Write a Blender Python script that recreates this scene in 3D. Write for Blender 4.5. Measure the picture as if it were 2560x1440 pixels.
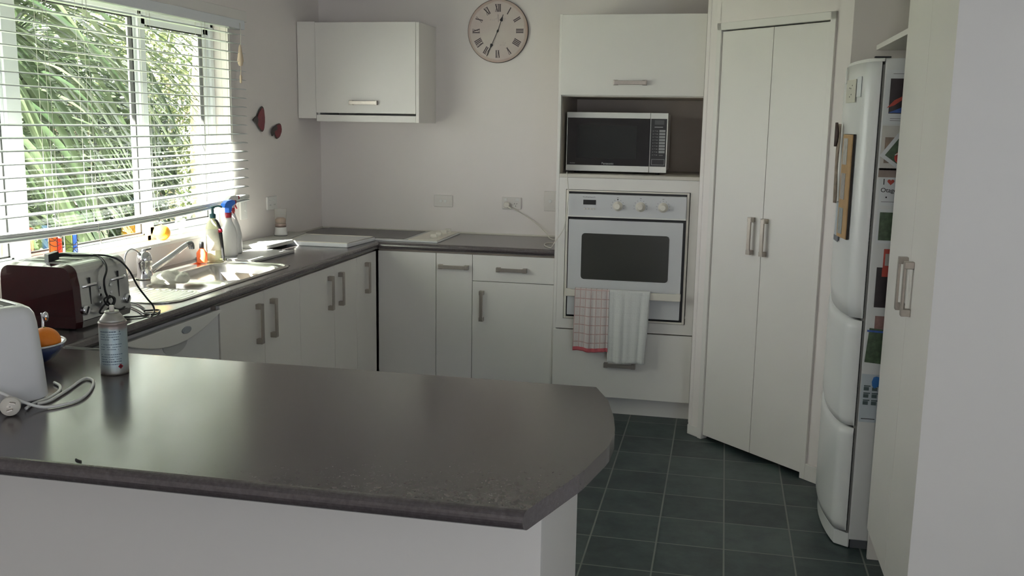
import bpy, bmesh, math, random
from mathutils import Vector, Matrix
C = bpy.context.scene.collection
for o in list(bpy.data.objects): bpy.data.objects.remove(o)
PI = math.pi
rnd = random.Random(7)

# ------------------------------------------------------------------ camera
def cam_setup():
    yaw, pitch, roll = .2122, .1683, .0163
    f = Vector((-math.sin(yaw)*math.cos(pitch), math.cos(yaw)*math.cos(pitch), -math.sin(pitch)))
    r = Vector((math.cos(yaw), math.sin(yaw), 0)); u = r.cross(f)
    r2 = math.cos(roll)*r + math.sin(roll)*u; u2 = -math.sin(roll)*r + math.cos(roll)*u
    cd = bpy.data.cameras.new('camera'); co = bpy.data.objects.new('camera', cd); C.objects.link(co)
    m = Matrix(((r2.x, u2.x, -f.x, 2.4602), (r2.y, u2.y, -f.y, -5.6935), (r2.z, u2.z, -f.z, 1.5657), (0, 0, 0, 1)))
    co.matrix_world = m
    cd.sensor_width = 36; cd.lens = 36*2416.77/2560; cd.clip_start = .05
    bpy.context.scene.camera = co
cam_setup()
S = bpy.context.scene
S.view_settings.view_transform = 'Standard'; S.view_settings.look = 'None'
S.view_settings.gamma = 1; S.view_settings.use_curve_mapping = False
S.view_settings.exposure = -0.22
# ------------------------------------------------------------------ world, sun, daylight through the openings, added fill lamps
w = bpy.data.worlds.new('world'); S.world = w; w.use_nodes = True
bg = w.node_tree.nodes['Background']; bg.inputs[0].default_value = (.98, .955, .97, 1); bg.inputs[1].default_value = 9.0
def sun_light():
    l = bpy.data.lights.new('sun', 'SUN'); l.energy = 160; l.angle = .012; l.color = (1, .95, .86)
    o = bpy.data.objects.new('sun', l); C.objects.link(o); o.location = (-3, -4, 6)
    o.rotation_euler = Vector((.52, .60, -.54)).to_track_quat('-Z', 'Y').to_euler()
sun_light()
def area(name, loc, direction, sx, sy, power, col, portal=False):
    l = bpy.data.lights.new(name, 'AREA'); l.shape = 'RECTANGLE'; l.size = sx; l.size_y = sy; l.energy = power; l.color = col
    o = bpy.data.objects.new(name, l); C.objects.link(o); o.location = loc
    o.rotation_euler = Vector(direction).to_track_quat('-Z', 'Z').to_euler()
    if portal: l.cycles.is_portal = True
    return o
area('window_portal', (-.14, -2.2, 1.5), (1, 0, 0), 2.3, 1.0, 1, (1, 1, 1), True)
area('rear_door_portal', (2.2, -9.05, 1.1), (0, 1, 0), .6, 1.6, 1, (1, 1, 1), True)
area('rear_fill', (4.6, -9.08, 1.4), (-.25, 1, 0), 1.6, 1.2, 50, (.72, .84, 1))  # added bluish fill lamp before the solid rear wall, no window is built there
area('right_fill', (5.46, -6.0, 1.4), (-1, 0, 0), 2.6, 1.3, 30, (.92, .95, 1))  # added fill lamp at the solid living-room wall, brightens the left-run fronts

# ------------------------------------------------------------------ materials
def lin(c):
    c = c/255
    return c/12.92 if c <= .04045 else ((c+.055)/1.055)**2.4
def hexc(r, g, b): return (lin(r), lin(g), lin(b), 1)
MATS = {}
def mat(name, col, rough=.5, metal=0., var=0., scale=20., bump=0., bscale=60., spec=.5, coat=0., trans=0., ior=1.45):
    if name in MATS: return MATS[name]
    m = bpy.data.materials.new(name); m.use_nodes = True; nt = m.node_tree; b = nt.nodes['Principled BSDF']
    if len(col) == 3: col = hexc(*col)
    b.inputs['Roughness'].default_value = rough; b.inputs['Metallic'].default_value = metal
    b.inputs['Specular IOR Level'].default_value = spec; b.inputs['Coat Weight'].default_value = coat
    b.inputs['Transmission Weight'].default_value = trans; b.inputs['IOR'].default_value = ior
    tc = nt.nodes.new('ShaderNodeTexCoord')
    n = nt.nodes.new('ShaderNodeTexNoise'); n.inputs['Scale'].default_value = scale; n.inputs['Detail'].default_value = 4
    nt.links.new(tc.outputs['Object'], n.inputs['Vector'])
    mx = nt.nodes.new('ShaderNodeMix'); mx.data_type = 'RGBA'
    mx.inputs[6].default_value = tuple(max(0, c*(1-var)) for c in col[:3])+(1,)
    mx.inputs[7].default_value = tuple(min(1, c*(1+var)) for c in col[:3])+(1,)
    nt.links.new(n.outputs['Fac'], mx.inputs[0]); nt.links.new(mx.outputs[2], b.inputs['Base Color'])
    if bump > 0:
        n2 = nt.nodes.new('ShaderNodeTexNoise'); n2.inputs['Scale'].default_value = bscale; n2.inputs['Detail'].default_value = 3
        nt.links.new(tc.outputs['Object'], n2.inputs['Vector'])
        bp = nt.nodes.new('ShaderNodeBump'); bp.inputs['Strength'].default_value = bump; bp.inputs['Distance'].default_value = .002
        nt.links.new(n2.outputs['Fac'], bp.inputs['Height']); nt.links.new(bp.outputs['Normal'], b.inputs['Normal'])
    MATS[name] = m; return m
wall_m = mat('wall_paint', (.84, .785, .755, 1), .7, var=.02, scale=3, bump=.15, bscale=90)
ceil_m = mat('ceiling_paint', (.86, .85, .83, 1), .8, var=.02, scale=3)
cab_m = mat('white_laminate', (.80, .77, .73, 1), .38, var=.015, scale=6, bump=.05, bscale=200)
edge_m = mat('cream_edging', (.66, .62, .55, 1), .5, var=.05, scale=30)
carc_m = mat('carcass_board', (.42, .36, .30, 1), .7, var=.05)
niche_m = mat('niche_melamine', (.50, .44, .38, 1), .55, var=.05, scale=15)
nickel = mat('brushed_nickel', (.42, .38, .34, 1), .38, .85, var=.1, scale=80)
steel = mat('stainless_steel', (.62, .60, .57, 1), .22, 1., var=.08, scale=25)
steel2 = mat('satin_steel', (.60, .61, .60, 1), .32, .9, var=.06, scale=60)
chrome = mat('chrome', (.8, .8, .82, 1), .08, 1.)
white_pl = mat('white_plastic', (.78, .77, .74, 1), .3, var=.01)
cream_pl = mat('cream_plastic', (.74, .70, .62, 1), .35, var=.02)
white_en = mat('white_enamel', (.74, .74, .75, 1), .22, var=.01)
oven_m = mat('oven_enamel', (.62, .62, .63, 1), .3, var=.02)
black_m = mat('black_plastic', (.012, .012, .013, 1), .35)
dark_gl = mat('dark_glass', (.012, .012, .014, 1), .06, coat=.3)
gasket = mat('black_rubber', (.02, .02, .02, 1), .6)
red_pl = mat('red_plastic', (150, 28, 45), .3)
blue_pl = mat('blue_plastic', (20, 110, 215), .3)
alu_w = mat('white_powder_coat', (.78, .80, .82, 1), .35)
slat_m = mat('blind_slat', (.74, .77, .76, 1), .35, var=.02)
cord_m = mat('blind_cord', (.72, .70, .62, 1), .8)
fridge_m = mat('fridge_enamel', (.74, .75, .74, 1), .25, var=.01)
paper_m = mat('paper', (.72, .74, .75, 1), .7, var=.02)

def bench_mat():
    m = bpy.data.materials.new('speckled_laminate'); m.use_nodes = True; nt = m.node_tree; b = nt.nodes['Principled BSDF']; L = nt.links
    tc = nt.nodes.new('ShaderNodeTexCoord')
    n = nt.nodes.new('ShaderNodeTexNoise'); n.inputs['Scale'].default_value = 95; n.inputs['Detail'].default_value = 6; n.inputs['Roughness'].default_value = .75
    L.new(tc.outputs['Object'], n.inputs['Vector'])
    cr = nt.nodes.new('ShaderNodeValToRGB'); e = cr.color_ramp.elements
    e[0].position = .28; e[0].color = (.060, .050, .053, 1); e[1].position = .75; e[1].color = (.105, .088, .096, 1)
    a = cr.color_ramp.elements.new(.5); a.color = (.080, .067, .068, 1)
    L.new(n.outputs['Fac'], cr.inputs[0])
    v = nt.nodes.new('ShaderNodeTexVoronoi'); v.inputs['Scale'].default_value = 130; L.new(tc.outputs['Object'], v.inputs['Vector'])
    r2 = nt.nodes.new('ShaderNodeValToRGB'); r2.color_ramp.elements[0].position = .05; r2.color_ramp.elements[0].color = (1, 1, 1, 1); r2.color_ramp.elements[1].position = .2; r2.color_ramp.elements[1].color = (0, 0, 0, 1)
    L.new(v.outputs['Distance'], r2.inputs[0])
    mm = nt.nodes.new('ShaderNodeMath'); mm.operation = 'MULTIPLY'; mm.inputs[1].default_value = .2; L.new(r2.outputs[0], mm.inputs[0])
    mx = nt.nodes.new('ShaderNodeMix'); mx.data_type = 'RGBA'; L.new(mm.outputs[0], mx.inputs[0]); L.new(cr.outputs[0], mx.inputs[6]); mx.inputs[7].default_value = (.13, .11, .15, 1)
    L.new(mx.outputs[2], b.inputs['Base Color']); b.inputs['Roughness'].default_value = .2; b.inputs['Specular IOR Level'].default_value = .9
    n3 = nt.nodes.new('ShaderNodeTexNoise'); n3.inputs['Scale'].default_value = 220; L.new(tc.outputs['Object'], n3.inputs['Vector'])
    bp = nt.nodes.new('ShaderNodeBump'); bp.inputs['Strength'].default_value = .04; bp.inputs['Distance'].default_value = .0004; L.new(n3.outputs['Fac'], bp.inputs['Height']); L.new(bp.outputs['Normal'], b.inputs['Normal'])
    return m
bench_m = bench_mat()

def tile_mat():
    m = bpy.data.materials.new('slate_tiles'); m.use_nodes = True; nt = m.node_tree; b = nt.nodes['Principled BSDF']; L = nt.links
    tc = nt.nodes.new('ShaderNodeTexCoord'); mp = nt.nodes.new('ShaderNodeMapping'); L.new(tc.outputs['Object'], mp.inputs['Vector'])
    s = .2521; mp.inputs['Location'].default_value = (-2.029/s, .915/s, 0); mp.inputs['Scale'].default_value = (1/s, 1/s, 1/s)
    sp = nt.nodes.new('ShaderNodeSeparateXYZ'); L.new(mp.outputs[0], sp.inputs[0])
    def M(op, a, bb=None, cc=None):
        n = nt.nodes.new('ShaderNodeMath'); n.operation = op
        for i, v in enumerate((a, bb, cc)):
            if v is None: continue
            if isinstance(v, (int, float)): n.inputs[i].default_value = v
            else: L.new(v, n.inputs[i])
        return n.outputs[0]
    def edge(v):
        fr = M('FRACT', v); return M('MINIMUM', fr, M('SUBTRACT', 1., fr))
    dist = M('MINIMUM', edge(sp.outputs[0]), edge(sp.outputs[1]))
    cr = nt.nodes.new('ShaderNodeValToRGB'); cr.color_ramp.elements[0].position = .008; cr.color_ramp.elements[0].color = (1, 1, 1, 1); cr.color_ramp.elements[1].position = .016; cr.color_ramp.elements[1].color = (0, 0, 0, 1)
    L.new(dist, cr.inputs[0])
    cell = nt.nodes.new('ShaderNodeVectorMath'); cell.operation = 'FLOOR'; L.new(mp.outputs[0], cell.inputs[0])
    wn = nt.nodes.new('ShaderNodeTexWhiteNoise'); L.new(cell.outputs[0], wn.inputs['Vector'])
    n = nt.nodes.new('ShaderNodeTexNoise'); n.inputs['Scale'].default_value = 7; n.inputs['Detail'].default_value = 6; n.inputs['Roughness'].default_value = .65
    L.new(tc.outputs['Object'], n.inputs['Vector'])
    f = M('ADD', M('MULTIPLY', wn.outputs['Value'], .35), M('MULTIPLY', M('ADD', M('MULTIPLY', M('SUBTRACT', n.outputs['Fac'], .5), 2.0), .5), .6))
    c2 = nt.nodes.new('ShaderNodeValToRGB'); c2.color_ramp.elements[0].position = .25; c2.color_ramp.elements[0].color = (.013, .026, .029, 1); c2.color_ramp.elements[1].position = .75; c2.color_ramp.elements[1].color = (.062, .090, .086, 1)
    L.new(f, c2.inputs[0])
    mx = nt.nodes.new('ShaderNodeMix'); mx.data_type = 'RGBA'; L.new(cr.outputs[0], mx.inputs[0]); L.new(c2.outputs[0], mx.inputs[6]); mx.inputs[7].default_value = (.17, .185, .165, 1)
    L.new(mx.outputs[2], b.inputs['Base Color'])
    b.inputs['Roughness'].default_value = .42
    bp = nt.nodes.new('ShaderNodeBump'); bp.inputs['Strength'].default_value = .25; bp.inputs['Distance'].default_value = .003
    L.new(M('SUBTRACT', M('MULTIPLY', n.outputs['Fac'], .5), cr.outputs[0]), bp.inputs['Height']); L.new(bp.outputs['Normal'], b.inputs['Normal'])
    return m
tile_m = tile_mat()

def glass_mat():
    m = bpy.data.materials.new('window_glass'); m.use_nodes = True; nt = m.node_tree; nt.nodes.clear()
    o = nt.nodes.new('ShaderNodeOutputMaterial'); t = nt.nodes.new('ShaderNodeBsdfTransparent'); g = nt.nodes.new('ShaderNodeBsdfGlossy')
    t.inputs[0].default_value = (.93, .96, .95, 1); g.inputs['Roughness'].default_value = .02
    lw = nt.nodes.new('ShaderNodeLayerWeight'); lw.inputs[0].default_value = .5
    pw = nt.nodes.new('ShaderNodeMath'); pw.operation = 'POWER'; pw.inputs[1].default_value = 5; nt.links.new(lw.outputs['Facing'], pw.inputs[0])
    fr = nt.nodes.new('ShaderNodeMath'); fr.operation = 'MULTIPLY_ADD'; fr.inputs[1].default_value = .9; fr.inputs[2].default_value = .035; nt.links.new(pw.outputs[0], fr.inputs[0])
    mx = nt.nodes.new('ShaderNodeMixShader')
    nt.links.new(fr.outputs[0], mx.inputs[0]); nt.links.new(t.outputs[0], mx.inputs[1]); nt.links.new(g.outputs[0], mx.inputs[2]); nt.links.new(mx.outputs[0], o.inputs[0])
    return m
glass_m = glass_mat()
def tinted(name, col, alpha=.5, rough=.1):
    """translucent plastic or coloured glass"""
    m = bpy.data.materials.new(name); m.use_nodes = True; nt = m.node_tree; nt.nodes.clear()
    o = nt.nodes.new('ShaderNodeOutputMaterial'); t = nt.nodes.new('ShaderNodeBsdfTransparent'); t.inputs[0].default_value = col
    p = nt.nodes.new('ShaderNodeBsdfPrincipled'); p.inputs['Base Color'].default_value = col; p.inputs['Roughness'].default_value = rough
    n = nt.nodes.new('ShaderNodeTexNoise'); n.inputs['Scale'].default_value = 30
    mr = nt.nodes.new('ShaderNodeMapRange'); mr.inputs[3].default_value = alpha*.9; mr.inputs[4].default_value = min(1, alpha*1.1); nt.links.new(n.outputs['Fac'], mr.inputs[0])
    mx = nt.nodes.new('ShaderNodeMixShader'); nt.links.new(mr.outputs[0], mx.inputs[0])
    nt.links.new(t.outputs[0], mx.inputs[1]); nt.links.new(p.outputs[0], mx.inputs[2]); nt.links.new(mx.outputs[0], o.inputs[0])
    return m
def leaf_mat(name, c0, c1, tr=.45):
    m = bpy.data.materials.new(name); m.use_nodes = True; nt = m.node_tree; nt.nodes.clear(); L = nt.links
    o = nt.nodes.new('ShaderNodeOutputMaterial'); ge = nt.nodes.new('ShaderNodeNewGeometry')
    mx = nt.nodes.new('ShaderNodeMix'); mx.data_type = 'RGBA'; mx.inputs[6].default_value = c0; mx.inputs[7].default_value = c1; L.new(ge.outputs['Random Per Island'], mx.inputs[0])
    d = nt.nodes.new('ShaderNodeBsdfPrincipled'); d.inputs['Roughness'].default_value = .38; t = nt.nodes.new('ShaderNodeBsdfTranslucent')
    L.new(mx.outputs[2], d.inputs['Base Color']); L.new(mx.outputs[2], t.inputs[0])
    s = nt.nodes.new('ShaderNodeMixShader'); s.inputs[0].default_value = tr; L.new(d.outputs[0], s.inputs[1]); L.new(t.outputs[0], s.inputs[2]); L.new(s.outputs[0], o.inputs[0])
    return m

# ------------------------------------------------------------------ mesh building
class MB:
    def __init__(s): s.v = []; s.f = []; s.mi = []; s.sm = []
    def add(s, vs, fs, mi=0, smooth=False):
        n = len(s.v); s.v += [tuple(v) for v in vs]
        for f in fs: s.f.append(tuple(i+n for i in f)); s.mi.append(mi); s.sm.append(smooth)
        return s
    def box(s, x0, x1, y0, y1, z0, z1, mi=0):
        x0, x1 = sorted((x0, x1)); y0, y1 = sorted((y0, y1)); z0, z1 = sorted((z0, z1))
        v = [(x, y, z) for z in (z0, z1) for y in (y0, y1) for x in (x0, x1)]
        return s.add(v, [(0, 2, 3, 1), (4, 5, 7, 6), (0, 1, 5, 4), (2, 6, 7, 3), (0, 4, 6, 2), (1, 3, 7, 5)], mi)
    def obox(s, c, ax, ay, az, hx, hy, hz, mi=0):
        c = Vector(c); ax = Vector(ax).normalized()*hx; ay = Vector(ay).normalized()*hy; az = Vector(az).normalized()*hz
        v = [c+i*ax+j*ay+k*az for k in (-1, 1) for j in (-1, 1) for i in (-1, 1)]
        return s.add(v, [(0, 2, 3, 1), (4, 5, 7, 6), (0, 1, 5, 4), (2, 6, 7, 3), (0, 4, 6, 2), (1, 3, 7, 5)], mi)
    def lathe(s, prof, c=(0, 0, 0), n=32, mi=0, axis='z', smooth=True, sy=1.):
        vs = []; fs = []
        for (r, h) in prof:
            for k in range(n):
                a = 2*PI*k/n; p = (r*math.cos(a), r*math.sin(a)*sy, h)
                if axis == 'y': p = (p[0], -p[2], p[1])
                if axis == 'x': p = (p[2], p[0], p[1])
                vs.append((c[0]+p[0], c[1]+p[1], c[2]+p[2]))
        m = len(prof)
        for i in range(m-1):
            for k in range(n): fs.append((i*n+k, i*n+(k+1) % n, (i+1)*n+(k+1) % n, (i+1)*n+k))
        s.add(vs, fs, mi, smooth)
        base = len(s.v)-len(vs)
        s.f.append(tuple(base+k for k in reversed(range(n)))); s.mi.append(mi); s.sm.append(False)
        s.f.append(tuple(base+(m-1)*n+k for k in range(n))); s.mi.append(mi); s.sm.append(False)
        return s
    def tube(s, pts, r, n=8, mi=0, sub=6, close=False):
        pts = [Vector(p) for p in pts]
        if sub > 1 and len(pts) > 2:
            q = []
            for i in range(len(pts)-1):
                p0 = pts[max(i-1, 0)]; p1 = pts[i]; p2 = pts[i+1]; p3 = pts[min(i+2, len(pts)-1)]
                for k in range(sub):
                    t = k/sub
                    q.append(.5*((2*p1)+(-p0+p2)*t+(2*p0-5*p1+4*p2-p3)*t*t+(-p0+3*p1-3*p2+p3)*t**3))
            q.append(pts[-1]); pts = q
        rr = r if callable(r) else (lambda t: r)
        vs = []; fs = []; up = Vector((0, 0, 1)); prev = None
        for i, p in enumerate(pts):
            t = (pts[min(i+1, len(pts)-1)]-pts[max(i-1, 0)]).normalized()
            if prev is None:
                a = t.cross(up)
                if a.length < .1: a = t.cross(Vector((1, 0, 0)))
            else: a = prev-t*prev.dot(t)
            a.normalize(); prev = a; b = t.cross(a); R = rr(i/(len(pts)-1))
            for k in range(n):
                an = 2*PI*k/n; vs.append(p+a*R*math.cos(an)+b*R*math.sin(an))
        for i in range(len(pts)-1):
            for k in range(n): fs.append((i*n+k, i*n+(k+1) % n, (i+1)*n+(k+1) % n, (i+1)*n+k))
        fs.append(tuple(reversed(range(n)))); fs.append(tuple((len(pts)-1)*n+k for k in range(n)))
        return s.add(vs, fs, mi, True)
    def prism(s, poly, z0, z1, mi=0, axis='z'):
        n = len(poly)
        def P(a, b, h):
            return {'z': (a, b, h), 'y': (a, h, b), 'x': (h, a, b)}[axis]
        vs = [P(a, b, z0) for a, b in poly]+[P(a, b, z1) for a, b in poly]
        fs = [tuple(reversed(range(n))), tuple(n+i for i in range(n))]+[(i, (i+1) % n, n+(i+1) % n, n+i) for i in range(n)]
        return s.add(vs, fs, mi)
    def grid(s, fn, nu, nv, mi=0, smooth=True):
        vs = [fn(i/nu, j/nv) for i in range(nu+1) for j in range(nv+1)]
        fs = [(i*(nv+1)+j, (i+1)*(nv+1)+j, (i+1)*(nv+1)+j+1, i*(nv+1)+j+1) for i in range(nu) for j in range(nv)]
        return s.add(vs, fs, mi, smooth)
    def build(s, name, mats, parent=None, bevel=0., local=False, seg=2, solid=0., smooth=None):
        off = Vector((0, 0, 0))
        if parent is not None and not local:
            off = Vector(WORLD[parent.name])
        me = bpy.data.meshes.new(name); me.from_pydata([tuple(Vector(v)-off) for v in s.v], [], s.f)
        if not isinstance(mats, (list, tuple)): mats = [mats]
        for m in mats: me.materials.append(m)
        me.polygons.foreach_set('material_index', s.mi)
        me.polygons.foreach_set('use_smooth', [bool(x) if smooth is None else smooth for x in s.sm])
        bm = bmesh.new(); bm.from_mesh(me); bmesh.ops.recalc_face_normals(bm, faces=bm.faces); bm.to_mesh(me); bm.free()
        me.update()
        o = bpy.data.objects.new(name, me); C.objects.link(o)
        if parent is not None: o.parent = parent
        WORLD[o.name] = tuple(off)
        if solid:
            m = o.modifiers.new('thick', 'SOLIDIFY'); m.thickness = solid; m.offset = 0
        if bevel:
            m = o.modifiers.new('bevel', 'BEVEL'); m.width = bevel; m.segments = seg; m.limit_method = 'ANGLE'; m.angle_limit = .6; m.harden_normals = False
        return o
WORLD = {}
def thing(name, label, cat, loc=(0, 0, 0), rz=0., group=None):
    o = bpy.data.objects.new(name, None); C.objects.link(o); o.location = loc; o.rotation_euler = (0, 0, rz); o.empty_display_size = .05
    o['label'] = label; o['category'] = cat
    if group: o['group'] = group
    WORLD[o.name] = tuple(loc); return o
def tag(o, label, cat, group=None):
    o['label'] = label; o['category'] = cat
    if group: o['group'] = group
    return o
def struct(o): o['kind'] = 'structure'; return o
def sub(mb, name, m, part, **k):          # a sub-part, in the same frame as its part
    return mb.build(name, m, part, **k)

def handle(parent, c, along, normal, L=.17, name='handle'):
    """square-ended bow handle; c = centre on the door face"""
    a = Vector(along); n = Vector(normal); b = a.cross(n); c = Vector(c); mb = MB()
    for s in (-1, 1):
        mb.obox(c+a*s*(L/2-.011)+n*.014, a, b, n, .011, .0125, .014)
    mb.obox(c+n*.0250, a, b, n, L/2-.004, .0098, .0040)
    return mb.build(name, nickel, parent, bevel=.0015)
def door(parent, face, a0, a1, z0, z1, pos, sign, hpos=None, hdir='z', name='door', t=.018, m=None):
    """flat front. face 'y': plane y=pos spanning x a0..a1; face 'x': plane x=pos spanning y a0..a1; pos is the front surface, sign = outward"""
    g = .0015; a0, a1 = min(a0, a1)+g, max(a0, a1)-g; z0 += g; z1 -= g; mb = MB()
    if face == 'y': mb.box(a0, a1, pos, pos-sign*t, z0, z1)
    else: mb.box(pos, pos-sign*t, a0, a1, z0, z1)
    d = mb.build(name, m or cab_m, parent, bevel=.0012)
    if hpos:
        if face == 'y': c = (hpos[0], pos, hpos[1]); n = (0, sign, 0); al = (1, 0, 0) if hdir == 'h' else (0, 0, 1)
        else: c = (pos, hpos[0], hpos[1]); n = (sign, 0, 0); al = (0, 1, 0) if hdir == 'h' else (0, 0, 1)
        WORLD[d.name] = WORLD[parent.name]
        handle(d, c, al, n)
    return d

# ------------------------------------------------------------------ room shell
def shell():
    struct(MB().box(-.0, 5.6, -9.1, 0.1, -.1, 0).build('floor', tile_m))
    # the back wall and the rest
    struct(MB().box(-.12, 3.7, 0, .12, -.1, 2.42).build('wall_back', wall_m))
    mb = MB()
    wy0, wy1, wz0, wz1 = -3.40, -1.13, 1.0, 2.05      # kitchen window opening
    mb.box(-.14, 0, .12, wy1, 0, 2.42); mb.box(-.14, 0, wy0, wy1, 0, wz0); mb.box(-.14, 0, wy0, wy1, wz1, 2.42)
    mb.box(-.14, 0, wy0, -9.2, 0, 2.42)
    struct(mb.build('wall_left', wall_m))
    mb = MB(); mb.box(0, 1.9, -9.12, -9.25, 0, 2.42); mb.box(2.5, 5.6, -9.12, -9.25, 0, 2.42); mb.box(1.9, 2.5, -9.12, -9.25, 2.1, 2.42); mb.box(1.9, 2.5, -9.12, -9.25, 0, .4)
    struct(mb.build('wall_rear', wall_m))
    struct(MB().box(5.5, 5.62, -2.9, -9.2, 0, 2.42).build('wall_living', wall_m))
    struct(MB().box(3.67, 3.79, .1, -2.9, 0, 2.42).box(3.67, 5.6, -2.78, -2.9, 0, 2.42).build('wall_right', wall_m))
    struct(MB().box(-.14, 5.62, -9.25, .12, 2.42, 2.5).build('ceiling', ceil_m))
    struct(MB().box(2.95, 3.67, -1.385, -1.30, 0, 2.42).build('wall_alcove', wall_m))
    # trim along the front of the window head
shell()

# pantry : angled wall with bifold doors
D0 = Vector((2.348, -.791, 0)); DD = Vector((.7132, -.7010, 0)).normalized(); DN = Vector((-.7010, -.7132, 0))
def pq(s, d, z): return D0+DD*s+DN*d+Vector((0, 0, z))
def dbox(mb, s0, s1, d0, d1, z0, z1, mi=0):
    c = (pq(s0, d0, z0)+pq(s1, d1, z1))/2
    return mb.obox(c, DD, DN, (0, 0, 1), abs(s1-s0)/2, abs(d1-d0)/2, abs(z1-z0)/2, mi)
def pantry():
    o = .016
    mb = MB(); dbox(mb, 0, o+.075, -.08, 0, 0, 2.42); dbox(mb, o+.745, o+.832, -.08, 0, 0, 2.42); dbox(mb, o+.07, o+.76, -.08, 0, 2.05, 2.42)
    struct(mb.build('wall_pantry', wall_m))
    struct(MB().box(2.348, 2.366, -.79, .0, 2.1, 2.42).box(2.362, 2.374, -.81, -.0, 0, 2.42).build('wall_return', wall_m))
    mb = MB(); dbox(mb, o+.062, o+.0905, -.03, .012, 0, 2.052); dbox(mb, o+.7215, o+.750, -.03, .012, 0, 2.052); dbox(mb, o+.062, o+.750, -.03, .012, 2.018, 2.052)
    struct(mb.build('trim_pantry', cab_m, bevel=.002))
    mb = MB(); dbox(mb, o+.091, o+.721, -.075, -.06, 0, 2.02); struct(mb.build('wall_pantry_inside', carc_m))
    mb = MB(); dbox(mb, o+.750, o+.834, 0, .012, 0, .075); dbox(mb, 0.0, o+.06, 0, .006, 0, .05)
    struct(mb.build('baseboard_pantry', cab_m, bevel=.002))
    for i, (s0, s1, hs) in enumerate(((.0925, .4065, .372), (.4095, .7195, .452))):
        mb = MB(); dbox(mb, o+s0, o+s1, -.022, .002, .022, 2.012)
        d = mb.build('door_%d' % (i+1), cab_m, bevel=.0015); struct(d); WORLD[d.name] = (0, 0, 0)
        handle(d, pq(o+hs-(.022 if i == 0 else .022), .002, 1.066), (0, 0, 1), DN, L=.175)
pantry()

# ------------------------------------------------------------------ window, outside
def window():
    # frame : outer, mullions, sash edges, panes
    fx0, fx1 = -.135, -.075
    mb = MB(); y0, y1, z0, z1 = -3.39, -1.14, 1.012, 2.04
    def bars(ya, yb, za, zb, w=.03): 
        mb.box(fx0, fx1, ya, ya+w, za, zb); mb.box(fx0, fx1, yb-w, yb, za, zb); mb.box(fx0, fx1, ya, yb, za, za+w); mb.box(fx0, fx1, ya, yb, zb-w, zb)
    bars(y0, y1, z0, z1, .028)
    mb.box(fx0, fx1, -1.785, -1.757, z0, z1)
    mb.box(fx0, fx1, -2.62, -2.545, z0, z1)
    f = mb.build('window_1', alu_w, bevel=.002); struct(f); WORLD[f.name] = (0, 0, 0)
    for k, (ya, yb) in enumerate(((-1.757, -1.168), (-2.545, -1.785), (-3.362, -2.62))):
        w = .045 if k == 0 else .012
        mb = MB(); a, b, c, d = ya+.001, yb-.001, z0+.029, z1-.029
        mb.box(-.122, -.088, a, a+w, c, d); mb.box(-.122, -.088, b-w, b, c, d); mb.box(-.122, -.088, a, b, c, c+w*.7); mb.box(-.122, -.088, a, b, d-w*.8, d)
        sub(mb, 'sash', alu_w, f, bevel=.0015)
        mb = MB(); g = .006; a += w; b -= w; c += w*.7; d -= w*.8
        mb.box(-.112, -.094, a, a+g, c, d); mb.box(-.112, -.094, b-g*1.5, b, c, d); mb.box(-.112, -.094, a, b, c, c+g); mb.box(-.112, -.094, a, b, d-g, d)
        sub(mb, 'gasket', gasket, f)
        sub(MB().box(-.104, -.100, a, b, c, d), 'pane', glass_m, f)
    # sill and reveal lining
    mb = MB(); mb.box(-.078, .022, -3.40, -1.132, 1.0005, 1.017); struct(mb.build('trim_1', white_pl, bevel=.003))
    # timber head batten above the blind
    mb = MB(); mb.box(.0005, .022, -3.5, -.965, 2.058, 2.112); struct(mb.build('trim_2', cab_m, bevel=.002))
    # house eave outside
    struct(MB().box(-.88, -.14, -7, 1.0, 2.36, 2.46).build('trim_3', ceil_m))
window()

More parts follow.
